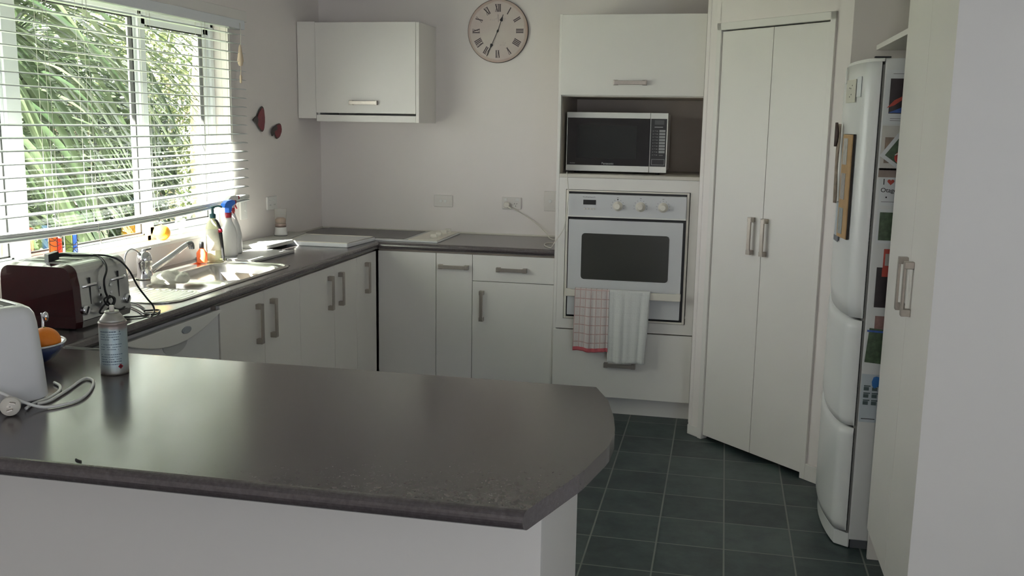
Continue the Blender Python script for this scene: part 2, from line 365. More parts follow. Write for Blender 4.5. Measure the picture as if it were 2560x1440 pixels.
def blind():
    t = thing('venetian_blind', 'white venetian blind with horizontal slats half covering the kitchen window', 'blind', (.04, -2.2, 1.14))
    y0, y1 = -3.35, -1.06
    sub(MB().box(.006, .058, y0, y1, 2.012, 2.056), 'headrail', alu_w, t, bevel=.002)
    n = 18; mb = MB(); pitch = .0448
    def slat(mb, zc, tilt, sag, w=.05, yy0=y0, yy1=y1):
        ny = 24; nx = 5
        vs = []; fs = []
        for i in range(ny+1):
            y = yy0+(yy1-yy0)*i/ny; s = sag*math.sin(PI*(i/ny))
            for j in range(nx+1):
                u = j/nx-.5; x = .032+u*w*math.cos(tilt); z = zc+u*w*math.sin(tilt)+.0035*(1-4*u*u)-s
                vs.append((x, y, z))
        for i in range(ny):
            for j in range(nx): a = i*(nx+1)+j; fs.append((a, a+1, a+nx+2, a+nx+1))
        mb.add(vs, fs, 0, True)
    for k in range(n):
        z = 1.985-pitch*k
        slat(mb, z, -.05+.02*math.sin(k*1.7), .002+.010*(k/n)**2)
    sub(mb, 'slats', slat_m, t, solid=.0022)
    mb = MB()
    for k in range(3): slat(mb, 1.178-.006*k, .02*((k % 2)*2-1), .03)
    sub(mb, 'stacked_slats', slat_m, t, solid=.003)
    mb = MB()
    def rail(u, v):
        y = y0+(y1-y0)*u; s = .03*math.sin(PI*u); a = 2*PI*v
        return (.032+.027*math.cos(a), y, 1.154-s+.0065*math.sin(a))
    mb.grid(rail, 24, 16)
    sub(mb, 'bottom_rail', slat_m, t)
    for k, y in enumerate((-3.15, -2.55, -2.32, -1.90, -1.45, -1.22)):
        mb = MB()
        for x in (.008, .057): mb.tube([(x, y, 2.02), (x, y, 1.152-.03*math.sin(PI*(y-y0)/(y1-y0)))], .0009, 5, sub=1)
        mb.tube([(.032, y+.012, 2.02), (.032, y+.012, 1.15-.03*math.sin(PI*(y-y0)/(y1-y0)))], .0009, 5, sub=1)
        sub(mb, 'ladder_cord', cord_m, t)
    mb = MB(); mb.tube([(.062, -1.12, 2.04), (.064, -1.115, 1.98), (.06, -1.12, 1.89)], .0016, 6)
    p = sub(mb, 'pull_cord', cord_m, t)
    mb = MB(); mb.lathe([(.002, .05), (.006, .04), (.012, 0), (.016, -.03), (.010, -.05), (.007, -.055)], (.06, -1.12, 1.885), 12)
    mb.tube([(.062, -1.12, 1.85), (.066, -1.13, 1.80), (.062, -1.125, 1.77)], .0014, 6)
    mb.lathe([(.004, .02), (.007, .01), (.005, -.02)], (.062, -1.125, 1.765), 8)
    sub(mb, 'tassel', mat('tassel', (.62, .50, .36, 1), .8, var=.2), p)
    # loose cord end under the bottom rail
    mb = MB(); zb = 1.118
    mb.tube([(.05, -2.30, zb), (.052, -2.31, 1.10), (.056, -2.305, 1.07), (.052, -2.315, 1.035)], .002, 6)
    mb.tube([(.05, -2.30, zb+.01), (.055, -2.27, 1.10), (.056, -2.255, 1.115), (.052, -2.275, 1.128)], .0016, 6)
    sub(mb, 'cord_end', cord_m, t)
    mb = MB()
    for y in (-2.55, -2.32, -1.90, -1.45): sub(MB().lathe([(.006, .004), (.008, 0), (.005, -.006)], (.056, y, 1.150-.03*math.sin(PI*(y-y0)/(y1-y0))), 10), 'cord_plug', white_pl, t)
blind()

leafA = leaf_mat('strap_leaf', (.020, .040, .016, 1), (.085, .112, .062, 1), .22)
leafB = leaf_mat('hedge_leaf', (.03, .050, .014, 1), (.15, .17, .07, 1), .36)
leafC = leaf_mat('dark_leaf', (.010, .020, .009, 1), (.045, .065, .03, 1), .25)
bark_m = mat('bark', (.30, .25, .18, 1), .9, var=.4, scale=25, bump=.8, bscale=40)
def strap_crown(mb, c, n, L, wid, seed, az=(0, 2*PI), el=(-.3, 1.3), droop=1.0):
    r = random.Random(seed)
    for k in range(n):
        a = r.uniform(*az); e = r.uniform(*el); ln = L*r.uniform(.7, 1.15); wd = wid*r.uniform(.7, 1.2); g = droop*r.uniform(.7, 1.4)
        d = Vector((math.cos(a)*math.cos(e), math.sin(a)*math.cos(e), math.sin(e))); p = Vector(c)+d*.05; seg = 9; vs = []; st = ln/seg
        for i in range(seg+1):
            t = i/seg; side = d.cross(Vector((0, 0, 1)))
            if side.length < .05: side = Vector((1, 0, 0))
            side.normalize(); nrm = side.cross(d)
            ww = wd*(min(1, .45+t*2.2))*(1-max(0, (t-.55)/.45)**1.6)*.5+.0008
            vs += [p-side*ww+nrm*ww*.25, p, p+side*ww+nrm*ww*.25]
            d = (d+Vector((0, 0, -1))*g*st*1.5*(.4+t)).normalized(); p = p+d*st
        fs = []
        for i in range(seg): a0 = i*3; fs += [(a0, a0+1, a0+4, a0+3), (a0+1, a0+2, a0+5, a0+4)]
        mb.add(vs, fs, 0, True)
def leaf_cloud(mb, c, rad, n, size, seed):
    r = random.Random(seed)
    for k in range(n):
        while True:
            q = Vector((r.uniform(-1, 1), r.uniform(-1, 1), r.uniform(-1, 1)))
            if q.length <= 1: break
        p = Vector((c[0]+q.x*rad[0], c[1]+q.y*rad[1], c[2]+q.z*rad[2])); a = Vector((r.gauss(0, 1), r.gauss(0, 1), r.gauss(0, .7))).normalized()
        b = a.orthogonal().normalized(); b = (b+a.cross(b)*r.uniform(-1, 1)).normalized(); s = size*r.uniform(.6, 1.4)
        mb.add([p-a*s, p-b*s*.4, p+a*s, p+b*s*.4], [(0, 1, 2, 3)])
GZ = -.25
def outside():
    struct(MB().box(-30, -.14, -20, 30, GZ-.1, GZ).build('ground', mat('lawn', (.09, .11, .06, 1), .9, var=.5, scale=9, bump=.6, bscale=60)))
    def cabbage(label, base, crowns, seed):
        t = thing('cabbage_tree', label, 'tree', (base[0], base[1], GZ))
        mb = MB()
        for c, n, L, wd in crowns:
            mb.tube([(base[0], base[1], GZ), ((base[0]+c[0])/2+.05, (base[1]+c[1])/2, (GZ+c[2])/2), c], lambda u: .075-.03*u, 10)
        sub(mb, 'trunk', bark_m, t)
        mb = MB()
        for i, (c, n, L, wd) in enumerate(crowns): strap_crown(mb, c, n, L, wd, seed+i, az=(-.5, PI+.3), el=(-.7, 1.2), droop=.62)
        sub(mb, 'foliage', leafA, t)
    cabbage('strap-leaved tree with long drooping leaves nearest the left panes', (-1.85, -1.0), [((-1.75, -1.05, 2.25), 150, 1.75, .055), ((-1.9, -.75, 1.65), 110, 1.45, .045), ((-1.9, -.5, 1.05), 50, .9, .045)], 3)
    cabbage('strap-leaved tree seen behind the middle window mullion', (-2.6, .35), [((-2.6, .3, 2.1), 90, 1.6, .045), ((-2.7, .45, 1.4), 70, 1.3, .04)], 23)
    # palm trunk seen through the right pane
    t = thing('palm_tree', 'tan palm trunk with thin fronds seen through the right pane', 'tree', (-3.6, 4.85, GZ))
    sub(MB().tube([(-3.6, 4.85, GZ), (-3.62, 4.82, 1.2), (-3.5, 4.85, 3.2)], lambda u: .12-.03*u, 12), 'trunk', mat('palm_bark', (.50, .42, .30, 1), .9, var=.35, scale=14, bump=.8, bscale=20), t)
    mb = MB(); strap_crown(mb, (-3.5, 4.85, 3.2), 160, 1.7, .04, 44, droop=1.0); sub(mb, 'foliage', leafB, t)
    def tree(label, c, rad, n, size, m, seed, name='garden_tree'):
        t = thing(name, label, 'tree' if name == 'garden_tree' else 'hedge', (c[0], c[1], GZ))
        mb = MB(); mb.tube([(c[0], c[1], GZ), (c[0]+.1, c[1], c[2]*.6), (c[0], c[1]+.1, c[2]+rad[2]*.5)], lambda u: .08-.05*u, 8); r = random.Random(seed)
        for k in range(5): mb.tube([(c[0], c[1], c[2]*.6), (c[0]+r.uniform(-.5, .5)*rad[0], c[1]+r.uniform(-.7, .7)*rad[1], c[2]+r.uniform(-.2, .7)*rad[2])], .018, 6, sub=1)
        sub(mb, 'trunk', bark_m, t)
        mb = MB(); leaf_cloud(mb, c, rad, n, size, seed); sub(mb, 'foliage', m, t)
    tree('bright small-leaved tree behind the right pane', (-5.0, 6.3, 1.6), (1.0, 1.9, 1.5), 6500, .045, leafB, 5)
    tree('bushy tree growing behind the strap-leaved trees', (-4.6, 4.2, 1.5), (.9, 1.7, 1.5), 6500, .045, leafB, 6)
    tree('dark bush low on the left beyond the glass', (-3.3, 2.0, 1.1), (.7, 1.5, 1.3), 7500, .055, leafC, 8)
    tree('low dark hedge along the garden under the window view', (-2.6, 2.2, .05), (.5, 3.0, .5), 5200, .045, leafC, 9, 'hedge')
outside()

# ------------------------------------------------------------------ worktops
def bull(x0, x1, zc=.881, h=.019, n=8):
    """front nose points from bottom to top, nose at x1"""
    return [(x1-h+h*math.cos(a), zc+h*math.sin(a)) for a in [(-PI/2)+PI*i/n for i in range(n+1)]]
def worktops():
    mb = MB(); T0, T1 = .862, .900
    # left run: front strip with nose, back strip, middle pieces around the sink cut-out
    prof = [(.52, T0)]+bull(.52, .60)+[(.52, T1)]
    mb.prism([(a, b) for a, b in prof], -3.268, -.585, axis='y')
    mb.box(0.001, .085, -3.268, -.001, T0, T1); mb.box(.085, .52, -1.57, -.001, T0, T1); mb.box(.085, .52, -3.268, -2.58, T0, T1)
    mb.box(.52, .585, -.585, -.001, T0, T1)
    # back run
    prof = [(-.56, T0)]+[(-a, b) for a, b in bull(.56, .60)]+[(-.56, T1)]
    mb.prism([(a, b) for a, b in prof], .581, 1.592, axis='x')
    mb.box(.585, 1.592, -.56, -.001, T0, T1)
    t = tag(mb.build('worktop', bench_m), 'dark speckled L-shaped worktop under the window and along the back wall', 'worktop')
    WORLD[t.name] = (0, 0, 0)
    sub(MB().box(.001, .009, -.6, -.003, .9003, .909).box(.009, 1.592, -.009, -.001, .9003, .909), 'sealing_strip', cream_pl, t)
    # peninsula
    def xe(y):
        pts = [(-4.135, 2.150), (-3.908, 2.222), (-3.74, 2.254), (-3.64, 2.256), (-3.527, 2.240), (-3.40, 2.212), (-3.266, 2.160)]
        for (a, xa), (b, xb) in zip(pts, pts[1:]):
            if a-1e-6 <= y <= b+1e-6: u = (y-a)/(b-a); return xa+(xb-xa)*u
        return pts[0][1] if y < -4 else pts[-1][1]
    ys = []; h = .019; y0, y1 = -4.135, -3.270
    for i in range(7): a = PI/2*i/6; ys.append((y0+h-h*math.cos(a), h*math.sin(a)))
    for i in range(1, 30): ys.append((y0+h+(y1-y0-2*h)*i/30, h))
    for i in range(7): a = PI/2*i/6; ys.append((y1-h+h*math.sin(a), h*math.cos(a)))
    mb = MB(); n = len(ys); vs = []
    for y, hh in ys: 
        x = xe(y); vs += [(.001, y, .881+hh), (x, y, .881+hh), (.001, y, .881-hh), (x, y, .881-hh)]
    fs = []; 
    for i in range(n-1):
        a = i*4; b = a+4
        fs += [(a, a+1, b+1, b), (a+2, b+2, b+3, a+3), (a+1, a+3, b+3, b+1), (a, b, b+2, a+2)]
    sm = [fs[i] for i in range(len(fs))]
    mb.add(vs, sm, 0, False)
    t = mb.build('peninsula_worktop', bench_m)
    m = t.modifiers.new('w', 'WELD'); m.merge_threshold = .0002
    tag(t, 'dark speckled peninsula worktop with curved end in the foreground', 'worktop'); WORLD[t.name] = (0, 0, 0)
    sub(MB().box(.60, .80, -3.2695, -3.2645, .880, .9012), 'highlight_strip', steel2, t)  # bright steel strip stands in for the highlight on the rounded back edge
worktops()

# ------------------------------------------------------------------ base cabinets
def base_cabs():
    KX = .53
    def left_unit(label, y0, y1, fronts, name='base_cabinet'):
        t = thing(name, label, 'cabinet', (.3, (y0+y1)/2, 0), group=None)
        a, b = min(y0, y1), max(y0, y1)
        mb = MB(); mb.box(.02, .560, a+.0005, a+.017, .1, .86); mb.box(.02, .560, b-.017, b-.0005, .1, .86); mb.box(.02, .56, a+.0171, b-.0171, .1, .117); mb.box(.02, .035, a+.0171, b-.0171, .118, .80); mb.box(.5, .56, a+.0171, b-.0171, .843, .86)
        sub(mb, 'carcass', carc_m, t)
        sub(MB().box(.515, KX, a+.0005, b-.0005, .0, .0995), 'kickboard', cab_m, t)
        for (f0, f1, z0, z1, hp, hd) in fronts: door(t, 'x', f0, f1, z0, z1, .58, 1, hp, hd)
        return t
    zt, zb = .853, .112; zh = .724
    left_unit('white corner base cabinet with narrow door at the inner corner of the worktops', -.602, -.90, [(-.602, -.90, zb, zt, (-.766, zh), 'v')])
    left_unit('white base cabinet under the window run, second from the inner corner', -.90, -1.205, [(-.90, -1.205, zb, zt, (-1.140, zh), 'v')])
    left_unit('white base cabinet below the main sink bowl, handle at its right-hand edge', -1.205, -1.61, [(-1.205, -1.61, zb, zt, (-1.274, zh), 'v')])
    left_unit('white two-door sink cabinet beside the dishwasher', -1.61, -2.34, [(-1.61, -1.968, zb, zt, (-1.903, zh-.002), 'v'), (-1.968, -2.34, zb, zt, (-2.033, zh-.003), 'v')])
    # back run
    def back_unit(label, x0, x1, fronts):
        t = thing('base_cabinet', label, 'cabinet', ((x0+x1)/2, -.3, 0))
        mb = MB(); mb.box(x0+.0005, x0+.017, -.56, -.02, .1, .86); mb.box(x1-.017, x1-.0005, -.56, -.02, .1, .86); mb.box(x0+.0171, x1-.0171, -.56, -.02, .1, .117); mb.box(x0+.0171, x1-.0171, -.035, -.02, .118, .8); mb.box(x0+.0171, x1-.0171, -.56, -.5, .843, .86)
        sub(mb, 'carcass', carc_m, t)
        sub(MB().box(x0+.0005, x1-.0005, -.53, -.515, 0, .0995), 'kickboard', cab_m, t)
        for (f0, f1, z0, z1, hp, hd, nm) in fronts: door(t, 'y', f0, f1, z0, z1, -.58, -1, hp, hd, name=nm)
    back_unit('white blank-fronted corner cabinet under the cooktop', .5825, .924, [(.5835, .924, zb, zt, None, 'v', 'front_panel')])
    back_unit('narrow white pull-out cabinet with one horizontal handle under the cooktop knobs', .924, 1.133, [(.924, 1.133, zb, zt, (1.028, .779), 'h', 'door')])
    back_unit('white cabinet with one drawer above a door beside the oven tower', 1.133, 1.592, [(1.133, 1.592, .706, zt, (1.357, .777), 'h', 'drawer'), (1.133, 1.592, zb, .706, (1.19, .569), 'v', 'door')])
    # dishwasher
    t = thing('dishwasher', 'white dishwasher with curved control panel under the left worktop', 'dishwasher', (.3, -2.65, 0))
    sub(MB().box(.02, .545, -2.345, -2.965, .06, .845), 'body', white_en, t)
    sub(MB().box(.546, .578, -2.346, -2.964, .11, .836), 'door', white_en, t, bevel=.004)
    # control panel with a bowed lower edge
    ya, yb = -2.964, -2.346; n = 24
    def low(u): return .833-.062*math.sin(PI*u)**.9
    poly = [(ya+(yb-ya)*i/n, low(i/n)) for i in range(n+1)]+[(yb, .842), (ya, .842)]
    p = MB().prism(poly, .5785, .592, axis='x').build('control_panel', white_pl, t, bevel=.003)
    mb = MB(); mb.lathe([(.030, 0), (.030, .003), (.026, .004)], (.592, -2.60, .812), 24, axis='x', sy=.42); sub(mb, 'button', mat('grey_button', (.30, .33, .36, 1), .3), p)
    mb = MB(); poly = [(-2.655+.08*math.cos(a), .774+.040*math.sin(a)) for a in [PI+PI*i/14 for i in range(15)]]
    mb.prism(poly, .5782, .5800, axis='x'); sub(mb, 'finger_recess', mat('recess_grey', (.50, .51, .52, 1), .4), t)
    # peninsula cabinet
    t = thing('peninsula_cabinet', 'pale blue-white peninsula base under the curved dark worktop', 'cabinet', (1.2, -3.55, 0))
    sub(MB().box(.001, 2.13, -3.835, -3.817, 0, .861), 'front_panel', cab_m, t, bevel=.001)
    sub(MB().box(2.112, 2.13, -3.8165, -3.305, 0, .861), 'end_panel', cab_m, t, bevel=.001)
    sub(MB().box(.66, 2.1115, -3.8165, -3.33, .1, .85), 'carcass', carc_m, t)
    sub(MB().box(.66, 2.1115, -3.8165, -3.37, 0, .0995), 'kickboard', cab_m, t)
    for k in range(3):
        x0 = .68+k*.475; door(t, 'y', x0, x0+.475, .112, .853, -3.311, 1, (x0+.05, .72), 'v')
base_cabs()

# ------------------------------------------------------------------ upper cabinet
def upper():
    t = thing('wall_cabinet', 'white wall cabinet with lift-up door in the corner above the cooktop', 'cabinet', (.4, -.16, 1.56))
    mb = MB(); Y = -.305
    mb.box(.1165, .1325, Y, -.001, 1.575, 2.118); mb.box(.727, .745, -.33, -.001, 1.560, 2.122)
    mb.box(.1326, .7269, Y, -.001, 2.102, 2.118); mb.box(.1326, .7269, Y, -.001, 1.575, 1.592); mb.box(.1326, .7269, -.02, -.004, 1.5921, 2.1019)
    sub(mb, 'carcass', cab_m, t, bevel=.001)
    sub(MB().box(.004, .1155, -.325, -.307, 1.578, 2.128), 'filler_panel', cab_m, t, bevel=.0015)
    d = door(t, 'y', .1165, .7265, 1.610, 2.124, -.33, -1, None)
    handle(d, (.415, -.33, 1.671), (1, 0, 0), (0, -1, 0))
    sub(MB().box(.1185, .7255, -.326, -.31, 1.562, 1.600), 'lower_rail', cab_m, t, bevel=.0015)
upper()

# ------------------------------------------------------------------ oven tower
def tower():
    t = thing('oven_tower', 'tall white cabinet housing the microwave niche and oven', 'cabinet', (1.977, -.3, 0))
    X0, X1 = 1.594, 2.358; Y = -.60
    mb = MB(); mb.box(X0, X0+.016, Y, -.001, .0, 2.128); mb.box(X1-.016, X1, Y-.0, -.001, 0.0, 2.128)
    mb.box(X0+.0161, X1-.0161, Y+.02, -.001, 2.11, 2.128)
    mb.box(X0+.0161, X1-.0161, Y+.02, -.001, 1.713, 1.73)
    sub(mb, 'carcass', cab_m, t, bevel=.0008)
    sub(MB().box(X1, X1+.004, -.79, -.001, 0, 2.1), 'side_panel', cab_m, t)
    # niche
    mb = MB(); mb.box(X0+.0161, X0+.018, Y+.03, -.03, 1.31, 1.7125); mb.box(X1-.018, X1-.0161, Y+.03, -.03, 1.31, 1.7125); mb.box(X0+.018, X1-.018, -.045, -.03, 1.31, 1.7125); mb.box(X0+.018, X1-.018, Y+.03, -.045, 1.711, 1.7125)
    sub(mb, 'niche_lining', niche_m, t)
    sub(MB().box(X0+.0161, X1-.0161, Y+.001, -.03, 1.291, 1.309), 'shelf', [edge_m], t, bevel=.001)
    d = door(t, 'y', X0+.012, X1-.014, 1.7165, 2.125, Y-.018, -1, (1.97, 1.782), 'h', name='lift_up_door')
    # surround panels around the oven
    mb = MB(); mb.box(X0+.0165, 1.648, Y, Y+.018, .475, 1.29); mb.box(2.300, X1-.0165, Y, Y+.018, .475, 1.29); mb.box(1.648, 2.300, Y, Y+.018, 1.228, 1.29); mb.box(1.648, 2.300, Y, Y+.018, .475, .530)
    sub(mb, 'oven_surround', cab_m, t)
    sub(MB().box(X0+.0165, X1-.0165, Y+.06, -.03, .1, .45), 'drawer_box', carc_m, t)
    door(t, 'y', X0+.004, X1-.014, .108, .4725, Y-.018, -1, (1.967, .292), 'h', name='drawer')
    sub(MB().box(X0+.0165, X1-.0165, -.545, -.53, 0, .1), 'kickboard', cab_m, t)
    # oven
    t = thing('oven', 'built-in white wall oven with dark glass door and three knobs', 'oven', (1.974, -.3, .535))
    x0, x1 = 1.652, 2.296
    mb = MB(); mb.box(x0+.004, x1-.004, -.585, -.06, .535, 1.222); sub(mb, 'body', black_m, t)
    mb = MB(); 
    mb.box(x0, x0+.012, -.609, -.6012, .533, 1.2262); mb.box(x1-.012, x1, -.609, -.6012, .533, 1.2262); mb.box(x0+.012, x1-.012, -.609, -.6012, 1.218, 1.2262); mb.box(x0+.012, x1-.012, -.609, -.6012, .533, .543)
    sub(mb, 'frame', cream_pl, t, bevel=.001)
    cp = sub(MB().box(x0+.013, x1-.013, -.622, -.586, 1.088, 1.207), 'control_panel', oven_m, t, bevel=.003)
    sub(MB().box(x0+.013, x1-.013, -.628, -.6225, 1.086, 1.093), 'trim_strip', white_pl, cp)
    for kx in (1.927, 2.046, 2.163):
        mb = MB(); mb.lathe([(.026, 0), (.026, .002), (.0175, .004), (.0165, .022), (.013, .026)], (kx, -.622, 1.148), 24, axis='y')
        k = sub(mb, 'knob', cream_pl, cp)
        mb = MB()
        for q in range(9):
            a = -PI*.1+q*PI*1.2/8; mb.obox((kx+.034*math.cos(a), -.6225, 1.148+.034*math.sin(a)), (1, 0, 0), (0, 1, 0), (0, 0, 1), .0022, .0006, .0012)
        mb.obox((kx, -.6225, 1.192), (1, 0, 0), (0, 1, 0), (0, 0, 1), .005, .0006, .0015)
        sub(mb, 'dial_marks', mat('mark_grey', (.25, .25, .26, 1), .6), cp)
    sub(MB().lathe([(.0035, 0), (.0035, .002)], (1.927, -.6225, 1.183), 10, axis='y'), 'indicator_light', black_m, cp)
    d = MB().box(1.745, 1.812, -.6245, -.6222, 1.152, 1.177); sub(d, 'display', black_m, cp, bevel=.003)
    mb = MB()
    for q in range(4): mb.lathe([(.0045, 0), (.004, .004)], (1.753+q*.0165, -.622, 1.130), 10, axis='y')
    sub(mb, 'buttons', cream_pl, cp)
    mb = MB(); r = random.Random(2); xx = 1.742
    while xx < 1.81:
        wv = r.uniform(.003, .008); mb.obox((xx+wv/2, -.6225, 1.191+r.uniform(-.001, .001)), (1, 0, 0), (0, 1, 0), (0, 0, 1), wv/2, .0005, .0014); xx += wv+.0025
    sub(mb, 'printed_marks', mat('mark_grey', (.25, .25, .26, 1), .6), cp)
    # oven door : ring around a glass window
    dz0, dz1, dx0, dx1 = .675, 1.072, x0+.020, x1-.026; gx0, gx1, gz0, gz1 = 1.747, 2.199, .759, .997
    mb = MB(); ya, yb = -.630, -.592
    mb.box(dx0, gx0, ya, yb, dz0, dz1); mb.box(gx1, dx1, ya, yb, dz0, dz1); mb.box(gx0, gx1, ya, yb, gz1, dz1); mb.box(gx0, gx1, ya, yb, dz0, gz0)
    d = sub(mb, 'door', oven_m, t)
    mb = MB(); rr = .014; poly = []
    for cx, cz, a0 in ((gx1-rr, gz1-rr, 0), (gx0+rr, gz1-rr, PI/2), (gx0+rr, gz0+rr, PI), (gx1-rr, gz0+rr, 1.5*PI)):
        for i in range(6): a = a0+PI/2*i/5; poly.append((cx+(rr+.004)*math.cos(a), cz+(rr+.004)*math.sin(a)))
    mb.prism(poly, -.6315, -.628, axis='y'); sub(mb, 'window', mat('oven_glass', (.045, .045, .042, 1), .2), d)
    mb = MB(); mb.box(dx0-.006, dx1+.004, -.668, -.652, .664, .702); mb.box(dx0-.006, dx0+.02, -.652, -.6305, .664, .702); mb.box(dx1-.022, dx1+.004, -.652, -.6305, .664, .702)
    sub(mb, 'handle', cream_pl, d, bevel=.004)
    sub(MB().box(dx0, dx1, -.622, -.592, .556, .660), 'lower_panel', oven_m, t, bevel=.002)
    return
tower()

def text_mesh(txt, size, ext=.0006):
    cu = bpy.data.curves.new('lettering', 'FONT'); cu.body = txt; cu.size = size; cu.extrude = ext; cu.align_x = 'CENTER'; cu.align_y = 'CENTER'
    o = bpy.data.objects.new('lettering', cu); C.objects.link(o); bpy.context.view_layer.update()
    me = bpy.data.meshes.new_from_object(o.evaluated_get(bpy.context.evaluated_depsgraph_get())); bpy.data.objects.remove(o); return me
def lettering(txt, size, loc, xdir, zdir, m, parent, name='lettering'):
    me = text_mesh(txt, size); me.materials.clear(); me.materials.append(m)
    x = Vector(xdir).normalized(); z = Vector(zdir).normalized(); n = x.cross(z)
    off = Vector(WORLD[parent.name])
    M = Matrix(((x.x, z.x, n.x, loc[0]-off.x), (x.y, z.y, n.y, loc[1]-off.y), (x.z, z.z, n.z, loc[2]-off.z), (0, 0, 0, 1)))
    me.transform(M); o = bpy.data.objects.new(name, me); C.objects.link(o); o.parent = parent; WORLD[o.name] = tuple(off); return o

def microwave():
    t = thing('microwave_oven', 'white microwave oven with black glass door on the tower shelf', 'microwave', (1.894, -.32, 1.3095))
    x0, x1, yf = 1.627, 2.163, -.50; zb, zt = 1.322, 1.633; xs = 2.072
    sub(MB().box(x0+.006, x1-.006, yf+.03, -.12, zb+.004, zt-.003), 'body', white_pl, t, bevel=.006)
    mb = MB(); mb.box(x0, xs-.001, yf, yf+.028, zb, zb+.032); mb.box(x0, xs-.001, yf, yf+.028, zt-.030, zt); mb.box(x0, x0+.005, yf, yf+.028, zb+.032, zt-.03)
    d = sub(mb, 'door', white_pl, t, bevel=.002)
    sub(MB().box(x0+.005, xs-.001, yf+.0005, yf+.027, zb+.032, zt-.03), 'door_glass', dark_gl, d)
    sub(MB().box(1.684, 2.003, yf-.0004, yf+.0004, 1.392, 1.566), 'window_mesh', mat('door_mesh', (.028, .029, .030, 1), .12, spec=.3), d)
    lm = mat('print_silver', (.42, .42, .42, 1), .5)
    lettering('Panasonic', .0165, (1.852, yf-.0006, 1.368-.004), (1, 0, 0), (0, 0, 1), lm, d)
    lettering('Inverter', .0085, (1.663, yf-.0006, 1.366-.002), (1, 0, 0), (0, 0, 1), lm, d)
    mb = MB(); mb.box(xs+.001, x1, yf, yf+.028, zb, zb+.032); mb.box(xs+.001, x1, yf, yf+.028, zt-.030, zt); mb.box(x1-.005, x1, yf, yf+.028, zb+.032, zt-.03); mb.box(xs+.001, xs+.003, yf, yf+.028, zb+.032, zt-.03)
    p = sub(mb, 'control_panel', white_pl, t, bevel=.001)
    sub(MB().box(xs+.003, x1-.005, yf+.0005, yf+.027, zb+.032, zt-.03), 'keypad_glass', black_m, p)
    sub(MB().box(xs+.022, x1-.02, yf-.0004, yf+.0006, 1.573, 1.596), 'display', mat('display_grey', (.06, .06, .062, 1), .3), p)
    gm = mat('key_grey', (.30, .30, .30, 1), .5)
    mb = MB(); mb.box(xs+.022, xs+.066, yf-.0006, yf+.0006, 1.558, 1.562)
    for r_ in range(8): 
        z = 1.546-r_*.0156
        mb.box(xs+.048, x1-.012, yf-.0008, yf+.0006, z-.0115, z)
    sub(mb, 'keys', gm, p)
    mb = MB()
    for r_ in range(9):
        z = 1.545-r_*.0156
        for q in range(3):
            w_ = .006+.002*((r_*3+q) % 3); xk = xs+.014+q*.0095
            mb.box(xk, xk+w_*.8, yf-.0006, yf+.0006, z-.008+.002*(q % 2), z-.003)
    mb.box(xs+.05, xs+.07, yf-.0006, yf+.0006, 1.412, 1.416)
    sub(mb, 'key_print', mat('key_print_grey', (.16, .155, .15, 1), .5), p)
    mb = MB(); a, b, c, d_ = xs+.012, x1-.011, zb+.040, zb+.071
    mb.box(a, b, yf-.001, yf+.0006, c, c+.002); mb.box(a, b, yf-.001, yf+.0006, d_-.002, d_); mb.box(a, a+.002, yf-.001, yf+.0006, c, d_); mb.box(b-.002, b, yf-.001, yf+.0006, c, d_)
    sub(mb, 'open_button_outline', gm, p)
    for fx in (x0+.05, x1-.05):
        for fy in (yf+.06, -.16): sub(MB().lathe([(.014, 0), (.012, .0165)], (fx, fy, 1.3095), 14), 'foot', black_m, t)
    mb = MB(); mb.tube([(1.66, -.14, 1.40), (1.63, -.12, 1.34), (1.622, -.3, 1.315), (1.628, -.47, 1.313), (1.648, -.585, 1.316), (1.656, -.632, 1.305), (1.664, -.642, 1.25), (1.669, -.645, 1.20), (1.661, -.645, 1.10), (1.645, -.632, 1.02), (1.605, -.635, .955), (1.578, -.60, .915), (1.560, -.550, .9045), (1.515, -.46, .9035), (1.50, -.35, .9035), (1.55, -.31, .9035), (1.56, -.24, .9035), (1.48, -.11, .905), (1.44, -.03, .93), (1.35, -.015, 1.0), (1.255, -.02, 1.055), (1.215, -.035, 1.075)], .0026, 8, sub=8)
    cd = sub(mb, 'power_cord', cream_pl, t)
    mb = MB(); mb.lathe([(.018, 0), (.018, .018), (.015, .022)], (1.197, -.014, 1.085), 20, axis='y'); mb.tube([(1.20, -.026, 1.08), (1.215, -.034, 1.07), (1.226, -.034, 1.062)], .0045, 8)
    sub(mb, 'plug', cream_pl, cd)
microwave()

